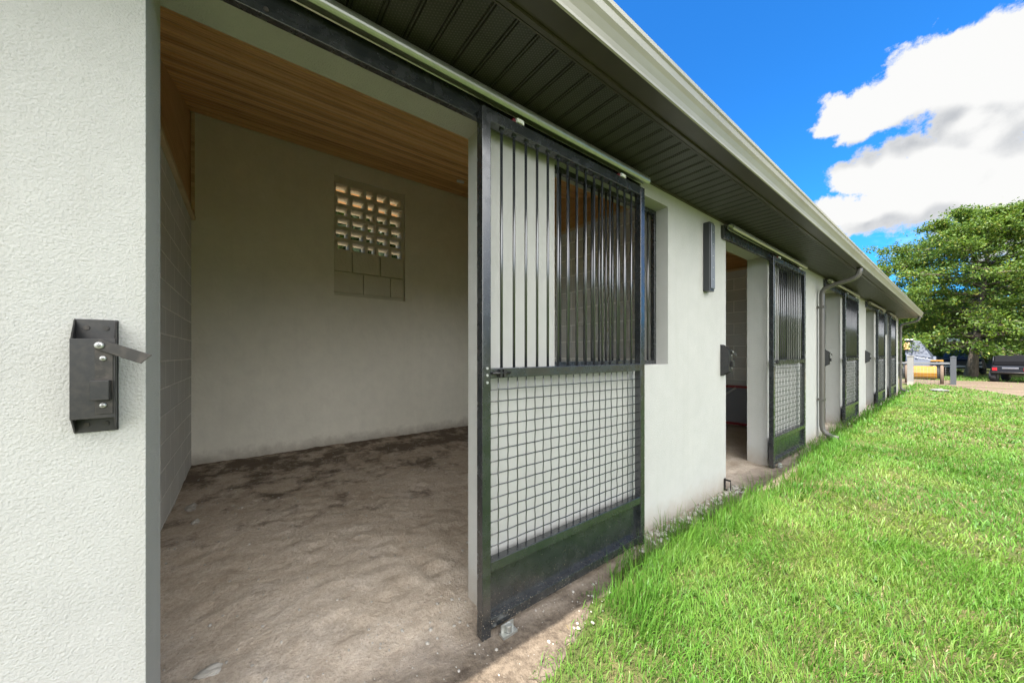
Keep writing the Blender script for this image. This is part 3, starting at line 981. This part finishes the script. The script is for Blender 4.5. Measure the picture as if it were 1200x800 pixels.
# ------------------------------------------------------------------ trees
def make_tree(name, loc, H, Rad, th, nl, ls, seed, cols, label, group=None, trunk_r=.18, limbs=20, low=.22, top_shift=(0, 0), tier=.5):
    rs = np.random.default_rng(seed)
    e = empty(name, loc)
    bm = bmesh.new()
    tp = []
    for i in range(9):
        f = i / 8
        tp.append(Vector((.12 * math.sin(f * 3 + seed) * f + top_shift[0] * f, .12 * math.cos(f * 4 + seed) * f + top_shift[1] * f, H * .93 * f - .1)))
    tube(bm, tp, [trunk_r * (1.35 if i == 0 else 1 - .9 * i / 8) for i in range(9)], 12)
    pts = []; wts = []
    for i in range(limbs):
        f = low + (.97 - low) * (i + .5) / limbs
        k = f * 8; a = int(k); base = tp[a].lerp(tp[min(a + 1, 8)], k - a)
        az = i * 2.39996 + rs.uniform(-.4, .4)
        g = (f - low) / (1 - low)
        prof = (math.sin(math.pi * (.20 + .80 * g) ** .85) ** .7) if g < 1 else .1
        ln = Rad * prof * rs.uniform(.78, 1.12) + .25
        rise = rs.uniform(.10, .40) * (0.5 + g)
        path = []
        for j in range(6):
            t = j / 5
            path.append(base + Vector((math.cos(az + .25 * t) * ln * t, math.sin(az + .25 * t) * ln * t, ln * (rise * t - .28 * t * t * (1.2 - g)))))
        r0 = trunk_r * (1 - .85 * f) * .55
        tube(bm, path, [r0 * (1 - .85 * j / 5) + .006 for j in range(6)], 6)
        for j in range(1, 6):
            for s_ in range(5):
                t = (j - rs.uniform(0, 1)) / 5
                if t < .15: continue
                kk = t * 5; aa = min(int(kk), 4); q = path[aa].lerp(path[aa + 1], kk - aa)
                sa = az + rs.choice([-1, 1]) * rs.uniform(.5, 1.3); sl = ln * rs.uniform(.18, .42) * (1.15 - .5 * t)
                q2 = q + Vector((math.cos(sa) * sl, math.sin(sa) * sl, sl * rs.uniform(-.2, .35)))
                tube(bm, [q, q.lerp(q2, .5) + Vector((0, 0, .05)), q2], [.018, .012, .005], 4, cap=False)
                for u in np.linspace(.2, 1.05, 4):
                    pts.append(q.lerp(q2, float(u))); wts.append(.5 + t)
    o = obj('trunk', bm, M['bark'], e)
    pts = np.array([tuple(p) for p in pts]); wts = np.array(wts) * rs.uniform(.15, 1.5, len(pts)) ** 1.3; wts /= wts.sum()
    ci = rs.choice(len(pts), nl, p=wts)
    rad = (.22 + .40 * rs.random(len(pts)) ** 2)[ci] * (Rad / 3.2) ** .5
    off = rs.normal(0, 1, (nl, 3)); off /= np.linalg.norm(off, axis=1)[:, None]; off *= rs.random((nl, 1)) ** .5
    C0 = pts[ci] + off * rad[:, None] * np.array([1, 1, tier])
    nrm = rs.normal(0, 1, (nl, 3)) * np.array([1, 1, .7]) + np.array([0, 0, .75]); nrm /= np.linalg.norm(nrm, axis=1)[:, None]
    a = np.cross(nrm, rs.normal(0, 1, (nl, 3))); a /= np.linalg.norm(a, axis=1)[:, None]
    b = np.cross(nrm, a)
    s = ls * rs.uniform(.6, 1.3, (nl, 1))
    V = np.stack([C0 - a * s, C0 - b * s * .42 + nrm * s * .12, C0 + a * s, C0 + b * s * .42 + nrm * s * .12], 1).reshape(-1, 3)
    t = np.clip(rs.normal(.45, .22, nl) + (rs.random(len(pts))[ci] - .5) * .6, 0, 1)[:, None]
    c = np.array(cols[0]) * (1 - t) + np.array(cols[1]) * t
    k = rs.random(nl) < .06; c[k] = np.array(cols[2])
    C = np.ones((nl, 4, 4), np.float32); C[:, :, :3] = c[:, None, :]
    np_mesh('crown', V, np.arange(nl * 4), np.arange(nl) * 4, C.reshape(-1, 4), M['leaf'], e)
    tag(e, label, 'tree', group)
    return e
GR = [(.036, .085, .013), (.140, .212, .028), (.23, .235, .045)]
make_tree('shade_tree', (1.57, 33, 0), 10.1, 4.9, 1.9, 165000, .072, 3, GR, 'large leafy green shade tree with a stout trunk standing beyond the lawn', trunk_r=.21, limbs=70, low=.16, top_shift=(.9, 0), tier=.8)
DG = [(.035, .075, .012), (.105, .165, .025), (.19, .19, .04)]
bgl = ['bushy green tree behind the yellow loader', 'dark green tree behind the shade tree trunk', 'green tree behind the black buggy at the right edge']
for i, (x, y, h, r) in enumerate(((-2.0, 42, 6.2, 3.4), (3.2, 45, 7.5, 3.6), (8.2, 41, 7.8, 3.6))):
    make_tree('background_tree', (x, y, 0), h, r, .8, 26000, .14, 20 + i, DG, bgl[i], 'trees beyond the drive', trunk_r=.16, limbs=22, low=.08)
# hedge wood closing the horizon far off, and the added screen behind the stable
def wood(name, segs, h, n, ls, seed, label, tone=1.0, wid=2.2):
    rs = np.random.default_rng(seed)
    t = rs.random(n); 
    segs = np.array(segs, float); ln = np.hypot(*np.diff(segs, axis=0).T); cum = np.concatenate([[0], np.cumsum(ln)]) / ln.sum()
    x = np.interp(t, cum, segs[:, 0]); y = np.interp(t, cum, segs[:, 1])
    top = h * (.65 + .6 * fbm(t * ln.sum() * .22, t * 0 + 1.0, seed, 4))
    z = rs.random(n) ** .75 * top
    wv = wid * np.sqrt(np.clip(1 - (z / top) ** 2, .05, 1))
    C0 = np.stack([x + np.clip(rs.normal(0, .5, n), -1.5, 1.5) * wv, y + rs.normal(0, .5, n) * wv, z], 1)
    nrm = rs.normal(0, 1, (n, 3)); nrm /= np.linalg.norm(nrm, axis=1)[:, None]
    a = np.cross(nrm, rs.normal(0, 1, (n, 3))); a /= np.linalg.norm(a, axis=1)[:, None]; b = np.cross(nrm, a)
    s = ls * rs.uniform(.6, 1.3, (n, 1))
    V = np.stack([C0 - a * s, C0 - b * s * .5, C0 + a * s, C0 + b * s * .5], 1).reshape(-1, 3)
    tt = np.clip(rs.normal(.4, .25, n), 0, 1)[:, None]
    c = (np.array(DG[0]) * (1 - tt) + np.array(DG[1]) * tt) * tone
    C = np.ones((n, 4, 4), np.float32); C[:, :, :3] = c[:, None, :]
    o = np_mesh(name, V, np.arange(n * 4), np.arange(n) * 4, C.reshape(-1, 4), M['leaf'])
    return tag(o, label, 'woodland', kind='stuff')
wood('woodland', [(-45, 66), (-10, 62), (15, 60), (60, 52), (90, 30)], 7.0, 60000, .40, 91, 'far dark green woodland closing the view behind the shed')
wood('leaf_screen', [(-11, -3), (-11, 5), (-11.3, 15)], 7.6, 150000, .17, 92, 'unseen leaf screen added behind the stable to darken the vent block holes', .25, .7)  # added screen, leaves toned dark so the holes read as shaded

# ------------------------------------------------------------------ fence, pillar
m_post = mat('charcoal_post', color=(.045, .05, .055), rough=.6); m_rail = mat('grey_rail', color=(.13, .135, .14), rough=.6); m_oldwood = mat('weathered_wood', color=(.14, .10, .07), rough=.9)
m_wire = mat('fence_wire', color=(.25, .25, .24), rough=.4, metal=.6)
fe = empty('fence', (1.08, 23.5, 0))
tag(fe, 'charcoal gate post with grey top rail and wire fence beside the sandy track', 'fence')
bm = bmesh.new(); box(bm, -.08, .08, -.08, .08, -.1, 1.13); hexa(bm, [(-.1, -.1, 1.131), (.1, -.1, 1.131), (.1, .1, 1.131), (-.1, .1, 1.131), (-.03, -.03, 1.17), (.03, -.03, 1.17), (.03, .03, 1.17), (-.03, .03, 1.17)])
obj('gate_post', bm, m_post, fe, bevel=.005)
bm = bmesh.new(); tube(bm, [(-.30, .05, -.1), (-.30, .05, .92)], [.06, .05], 10); obj('post', bm, m_oldwood, fe)
bm = bmesh.new(); tube(bm, [(-1.30, .05, -.1), (-1.30, .05, .92)], [.055, .05], 10); obj('post', bm, m_oldwood, fe)
bm = bmesh.new(); box(bm, -2.6, -.081, -.03, .03, .83, .90); obj('top_rail', bm, m_rail, fe, bevel=.004)
bm = bmesh.new()
for i in range(9): tube(bm, [(-2.6, .06, .05 + i * .095), (-.08, .06, .05 + i * .095)], .003, 4)
for i in range(26): tube(bm, [(-2.6 + i * .1, .063, .0), (-2.6 + i * .1, .063, .84)], .003, 4)
obj('wire_netting', bm, m_wire, fe)
m_pil = mat('weathered_render', stucco((.19, .185, .175), .004, 60), rough=.9)
wp = empty('pillar', (-.02, 22.2, 0))
tag(wp, 'short white masonry pillar just past the far corner of the stable', 'pillar')
bm = bmesh.new(); box(bm, -.085, .085, -.14, .14, -.1, 1.16); obj('shaft', bm, m_pil, wp, bevel=.01)
bm = bmesh.new(); box(bm, -.10, .10, -.16, .16, 1.161, 1.20); obj('cap', bm, m_pil, wp, bevel=.01)

# ------------------------------------------------------------------ vehicles
m_yel = mat('yellow_machine_paint', lambda nt, b: nt.links.new(N(nt).mix(N(nt).mapr(N(nt).noise(N(nt).geo(), 3, 5), .4, .75), (.33, .150, .005), (.22, .095, .008)), b.inputs['Base Color']), rough=.45)
m_slate = mat('slate_machine_paint', color=(.05, .06, .085), rough=.45); m_glass = mat('dark_glass', color=(.03, .04, .05), rough=.05, spec=.8)
m_tyre = mat('tyre_rubber', color=(.015, .015, .016), rough=.85); m_blk = mat('black_vehicle_paint', color=(.010, .011, .014), rough=.38, spec=.4)
m_chrome = mat('bright_trim', color=(.30, .30, .32), rough=.3, metal=.7); m_tail = mat('tail_lamp', color=(.30, .015, .02), rough=.2); m_cloth = mat('black_canvas', color=(.008, .008, .009), rough=.9, spec=.1)
m_white = mat('white_lettering', color=(.75, .75, .75), rough=.5)
def wheel(parent, x, y, r, w):
    bm = bmesh.new(); tube(bm, [(x - w / 2, y, r), (x - w * .36, y, r), (x + w * .36, y, r), (x + w / 2, y, r)], [r * .86, r, r, r * .86], 24)
    wh = obj('wheel', bm, m_tyre, parent)
    bm = bmesh.new(); cyl(bm, (x, y, r), (1, 0, 0), r * .52, w + .012, 18); obj('rim', bm, m_rail, wh)

ld = empty('loader', (.03, 27.3, -.02)); ld.scale = (.93, .93, .93)
tag(ld, 'compact loader with a yellow bucket and slate grey body beyond the fence', 'loader')
bm = bmesh.new()      # bucket: curved shell open towards the camera side, with end plates
prof = [(-.36, .08), (-.30, .04), (.05, .05), (.18, .16), (.24, .36), (.18, .58), (.05, .70)]
prof = [(-y, z) for y, z in prof]
inn = [(y + .02 if i > 2 else y, z + .03) for i, (y, z) in enumerate(prof)]
for x0, x1 in ((-.52, .52),):
    A = [bm.verts.new((x0, y, z)) for y, z in prof]; B = [bm.verts.new((x1, y, z)) for y, z in prof]
    A2 = [bm.verts.new((x0, y, z)) for y, z in inn]; B2 = [bm.verts.new((x1, y, z)) for y, z in inn]
    for i in range(len(prof) - 1):
        bm.faces.new((A[i], A[i + 1], B[i + 1], B[i])); bm.faces.new((A2[i], B2[i], B2[i + 1], A2[i + 1]))
    for a, b in ((A, A2), (B, B2)):
        for i in range(len(prof) - 1): bm.faces.new((a[i], b[i], b[i + 1], a[i + 1]))
    bm.faces.new((A[0], B[0], B2[0], A2[0])); bm.faces.new((A[-1], A2[-1], B2[-1], B[-1]))
for x in (-.535, .52):
    vs0 = [bm.verts.new((x, y, z)) for y, z in prof]; vs1 = [bm.verts.new((x + .015, y, z)) for y, z in prof]
    bm.faces.new(vs0); bm.faces.new(vs1[::-1])
    for i in range(len(prof)):
        j = (i + 1) % len(prof); bm.faces.new((vs0[i], vs0[j], vs1[j], vs1[i]))
for i in range(6): box(bm, -.5 + i * .185, -.45 + i * .185, .30, .46, .02, .045)
obj('bucket', bm, m_yel, ld)
bm = bmesh.new()
hexa(bm, [(-.62, .5, .5), (.55, .5, .5), (.55, 2.4, .5), (-.62, 2.4, .5), (-.62, .75, 1.35), (.45, .65, 1.05), (.45, 2.4, 1.25), (-.62, 2.4, 1.45)])
obj('body', bm, m_slate, ld, bevel=.03)
cabm = bmesh.new()
hexa(cabm, [(-.66, .85, 1.34), (.34, .85, 1.15), (.34, 2.2, 1.3), (-.66, 2.2, 1.4), (-.62, 1.1, 2.18), (-.10, 1.1, 2.12), (-.10, 2.0, 2.12), (-.62, 2.0, 2.18)])
cab = obj('cab', cabm, m_slate, ld, bevel=.02)
bm = bmesh.new(); hexa(bm, [(-.70, .80, 1.65), (-.46, .80, 1.65), (-.46, .84, 1.65), (-.70, .84, 1.65), (-.70, .97, 2.05), (-.5, .97, 2.05), (-.5, 1.0, 2.05), (-.70, 1.0, 2.05)]); obj('cab_panel', bm, m_yel, cab)
bm = bmesh.new(); box(bm, -.68, -.35, .95, 2.05, 2.185, 2.24); obj('roof', bm, M['white_plastic'], cab, bevel=.01)
for x in (-.50, .38):
    bm = bmesh.new(); hexa(bm, [(x, .16, .45), (x + .1, .16, .45), (x + .1, .30, .40), (x, .30, .40), (x, .9, 1.25), (x + .1, .9, 1.25), (x + .1, 1.2, 1.2), (x, 1.2, 1.2)]); obj('lift_arm', bm, m_slate, ld, bevel=.01)
bm = bmesh.new(); box(bm, .30, .75, .30, .8, .98, 1.06); obj('fender', bm, m_yel, ld, bevel=.02)
bm = bmesh.new()
for i, x in enumerate((-.22, -.10, .02, .14)):
    tube(bm, [(x, .62, 1.12), (x + .03, .62, 1.18), (x + .06, .62, 1.12)], .009, 5)
obj('lettering', bm, m_white, ld)
for x in (-.62, .55):
    for y in (.95, 2.1): wheel(ld, x, y, .40, .24)

pk = empty('pickup', (1.25, 36.5, -.02))
tag(pk, 'black pickup parked between the loader and the tree trunk', 'pickup')
bm = bmesh.new()
def loft(bm, secs):
    """secs: (y, halfwidth, z0, z1)"""
    rings = []
    for (y, hw, z0, z1) in secs:
        rings.append([bm.verts.new(p) for p in ((-hw, y, z0), (hw, y, z0), (hw, y, z0 + (z1 - z0) * .6), (hw * .93, y, z1), (-hw * .93, y, z1), (-hw, y, z0 + (z1 - z0) * .6))])
    for A, B in zip(rings, rings[1:]):
        for k in range(6): bm.faces.new((A[k], A[(k + 1) % 6], B[(k + 1) % 6], B[k]))
    bm.faces.new(rings[0]); bm.faces.new(rings[-1][::-1])
loft(bm, [(0, .82, .38, .82), (.15, .9, .34, .95), (1.2, .93, .34, 1.0), (1.5, .93, .34, 1.02), (5.0, .93, .4, 1.02), (5.15, .9, .42, .98)])
body = obj('body', bm, m_blk, pk, bevel=.03)
bm = bmesh.new(); loft(bm, [(1.35, .80, 1.0, 1.02), (2.1, .76, 1.0, 1.62), (3.2, .76, 1.0, 1.64), (3.5, .80, 1.0, 1.03)])
cb = obj('cab', bm, m_blk, pk, bevel=.02)
bm = bmesh.new(); hexa(bm, [(-.68, 1.42, 1.05), (.68, 1.42, 1.05), (.68, 1.46, 1.05), (-.68, 1.46, 1.05), (-.62, 2.02, 1.56), (.62, 2.02, 1.56), (.62, 2.08, 1.56), (-.62, 2.08, 1.56)]); obj('windscreen', bm, m_glass, cb)
bm = bmesh.new(); box(bm, -.78, .78, -.06, .0, .44, .56); obj('bumper', bm, m_chrome, pk, bevel=.01)
for x in (-.62, .62):
    bm = bmesh.new(); box(bm, x - .14, x + .14, -.012, .05, .66, .80); obj('headlight', bm, m_chrome, pk, bevel=.02)
for x in (-.84, .84):
    for y in (.95, 4.1): wheel(pk, x, y, .38, .24)

ug = empty('utility_buggy', (2.62, 27.4, -.02), R(-14))
tag(ug, 'black off-road buggy with folded canvas top and red tail lamp at the right edge', 'buggy')
bm = bmesh.new(); loft(bm, [(0, .50, .40, .72), (.08, .55, .36, .76), (.9, .56, .34, .74), (1.6, .56, .30, .62), (2.1, .52, .30, .72), (2.45, .44, .36, .66)])
obj('body', bm, m_blk, ug, bevel=.02)
bm = bmesh.new(); loft(bm, [(.05, .46, .76, .95), (.25, .50, .76, 1.20), (1.2, .50, .76, 1.24), (1.55, .46, .72, .80)])
obj('canvas_top', bm, m_cloth, ug, bevel=.05)
for x in (-.42, .42):
    bm = bmesh.new(); box(bm, x - .07, x + .07, -.02, .03, .52, .66); obj('tail_light', bm, m_tail, ug, bevel=.008)
bm = bmesh.new(); tube(bm, [(-.52, -.03, .44), (-.48, -.07, .44), (.48, -.07, .44), (.52, -.03, .44)], .022, 8); obj('rear_bumper', bm, M['lever'], ug)
bm = bmesh.new(); box(bm, -.22, .22, -.015, .02, .60, .68); obj('tailgate_trim', bm, m_chrome, ug, bevel=.01)
for x in (-.50, .50):
    bm = bmesh.new(); tube(bm, [(x, .12, .72), (x, .22, 1.16), (x, 1.2, 1.2), (x, 1.6, .66)], .018, 8); obj('roll_bar', bm, m_blk, ug)
    for y in (.35, 1.95): wheel(ug, x * 1.02, y, .27, .22)

# far open shed
sh = empty('open_shed', (6.0, 52, 0))
tag(sh, 'long low dark-roofed open shed far behind the tree', 'shed')
m_shed = mat('dark_shed_roof', color=(.03, .04, .045), rough=.6)
bm = bmesh.new(); hexa(bm, [(-7, -1, 1.95), (9, -1, 1.95), (9, 5, 2.4), (-7, 5, 2.4), (-7, -1, 2.45), (9, -1, 2.45), (9, 5, 2.9), (-7, 5, 2.9)]); obj('roof', bm, m_shed, sh)
for i in range(6):
    bm = bmesh.new(); box(bm, -6.9 + i * 3.1, -6.75 + i * 3.1, -.9, -.75, -.1, 1.949); obj('post', bm, m_oldwood, sh)
bm = bmesh.new(); box(bm, -6.9, 8.9, 4.6, 4.7, -.1, 2.35); obj('back_wall', bm, m_shed, sh)

# ------------------------------------------------------------------ light and sky
to_sun = Vector((.112, -.50, .86)).normalized()
sun = bpy.data.lights.new('Sun', 'SUN'); sun.energy = 4.5; sun.angle = R(.53); sun.color = (1.0, .955, .88)
so = bpy.data.objects.new('Sun', sun); link(so)
so.rotation_euler = to_sun.to_track_quat('Z', 'Y').to_euler()
so.location = (5, -10, 20)

w = bpy.data.worlds.new('World'); scene.world = w; w.use_nodes = True
nt = w.node_tree; n = N(nt)
bg = nt.nodes['Background']
sky = n.new('ShaderNodeTexSky', sky_type='NISHITA'); sky.sun_disc = False
sky.sun_elevation = math.asin(to_sun.z); sky.sun_rotation = math.atan2(to_sun.x, to_sun.y)
sky.air_density = 1.0; sky.dust_density = .35; sky.ozone_density = 2.2
# --- cumulus: a density field over the sky directions, evaluated twice for the shading
grp = bpy.data.node_groups.new('cloud_field', 'ShaderNodeTree')
grp.interface.new_socket('Dir', in_out='INPUT', socket_type='NodeSocketVector')
grp.interface.new_socket('Density', in_out='OUTPUT', socket_type='NodeSocketFloat')
gn = N(grp)
gi = grp.nodes.new('NodeGroupInput'); go = grp.nodes.new('NodeGroupOutput')
gv = gi.outputs[0]
warp = gn.noise(gv, 7, 3, .5, 0, 'Color')
wv = gn.vmath('ADD', gv, gn.vmath('SCALE', gn.vmath('SUBTRACT', warp, (.5, .5, .5)), scale=.05))
blobs = [  # image x, y, radius (radians): puffs of the two cumulus banks, their continuation past the frame, and one added to whiten the vent holes
    (978, 132, .042), (1005, 128, .045), (1040, 112, .05), (1075, 95, .062), (1110, 72, .058), (1140, 85, .075), (1165, 58, .052), (1195, 55, .06), (1190, 95, .08), (1270, 85, .11), (1150, 152, .055),
    (978, 246, .042), (1000, 208, .052), (1030, 205, .06), (1060, 225, .07), (1012, 248, .05), (1092, 200, .062), (1125, 205, .075), (1165, 215, .085), (1205, 205, .09), (1290, 205, .15),
    (1400, 150, .16), (1700, 60, .25), (430, 225, .13)]
val = None
fill_clouds = [((.9, .1, .45), .55), ((.75, -.6, .5), .55), ((.95, -.25, .2), .42), ((.3, -.8, .45), .5), ((.8, .45, .75), .34), ((.97, .45, .15), .26), ((.6, -.2, .8), .4)]  # unseen cloud banks added to light the shaded wall and stall
for (x, y, r) in blobs:
    d = ray(x, y).normalized()
    dn = gn.vmath('DISTANCE', wv, tuple(d), out='Value')
    v = gn.math('SUBTRACT', 1.0, gn.math('DIVIDE', dn, r * .98))
    val = v if val is None else gn.math('SMOOTH_MAX', val, v, .25)
for dd, r in fill_clouds:
    dn = gn.vmath('DISTANCE', wv, tuple(Vector(dd).normalized()), out='Value')
    v = gn.math('SUBTRACT', 1.0, gn.math('DIVIDE', dn, r))
    val = gn.math('SMOOTH_MAX', val, v, .25)
nz = gn.noise(gv, 16, 10, .66, .1)
bil = gn.voro(gn.vmath('ADD', gv, gn.vmath('SCALE', gn.vmath('SUBTRACT', gn.noise(gv, 26, 4, .6, 0, 'Color'), (.5, .5, .5)), scale=.035)), 22, 'SMOOTH_F1')
tot = gn.math('ADD', val, gn.math('ADD', gn.math('MULTIPLY', gn.math('SUBTRACT', nz, .5), 1.7), gn.math('MULTIPLY', gn.math('SUBTRACT', .45, bil), .55)))
grp.interface.new_socket('Smooth', in_out='OUTPUT', socket_type='NodeSocketFloat')
grp.links.new(tot, go.inputs[0]); grp.links.new(val, go.inputs[1])
dirv = n.vmath('NORMALIZE', n.coord('Generated'))
def field(v):
    g_ = nt.nodes.new('ShaderNodeGroup'); g_.node_tree = grp
    nt.links.new(v, g_.inputs[0]); return g_.outputs[0], g_.outputs[1]
d0, s0 = field(dirv)
d1, s1 = field(n.vmath('ADD', dirv, (-.01, -.02, .085)))
alpha = n.mapr(d0, .0, .26, 0, 1, True)
shade = n.mapr(n.math('ADD', n.math('MULTIPLY', n.math('SUBTRACT', s1, s0), 1.0), n.math('MULTIPLY', n.math('SUBTRACT', d1, d0), .42)), -.08, .60, 0, 1, True)
thick = n.mapr(d0, .1, .9, 0, 1)
cl = n.mix(n.math('MULTIPLY', shade, n.math('ADD', .35, n.math('MULTIPLY', thick, .65))), (1.0, 1.0, .99), (.42, .45, .50))
cl = n.vmath('SCALE', cl, scale=n.mapr(n.vmath('DOT_PRODUCT', dirv, tuple(to_sun), out='Value'), .0, .22, 1.8, 10.0))  # sun-side clouds made over-bright as added fill for wall and stall
# thin high wisps low in the sky
wn = n.noise(n.mapping(dirv, (1, 1, 3.2)), 5, 7, .6, .5)
zz = n.sep(dirv)[2]
wa = n.math('MULTIPLY', n.mapr(wn, .56, .78, 0, .75, True), n.mapr(zz, .05, .3, 1, 0.0, True))
skyc = n.mix(1.0, sky.outputs[0], (.075, .34, .60), 'MULTIPLY')
skyc = n.mix(wa, skyc, (3.6, 3.9, 4.2))
nt.links.new(n.mix(alpha, skyc, cl), bg.inputs['Color'])
w.cycles.sampling_method = 'MANUAL'; w.cycles.sample_map_resolution = 512
bg.inputs['Strength'].default_value = .15

# ------------------------------------------------------------------ render settings
scene.render.engine = 'CYCLES'
scene.cycles.max_bounces = 9; scene.cycles.diffuse_bounces = 5; scene.cycles.glossy_bounces = 4; scene.cycles.transmission_bounces = 4
scene.cycles.sample_clamp_indirect = 8
scene.view_settings.view_transform = 'Standard'; scene.view_settings.look = 'None'
scene.view_settings.exposure = 1.85; scene.view_settings.gamma = 1
scene.render.resolution_x = 1024; scene.render.resolution_y = 682
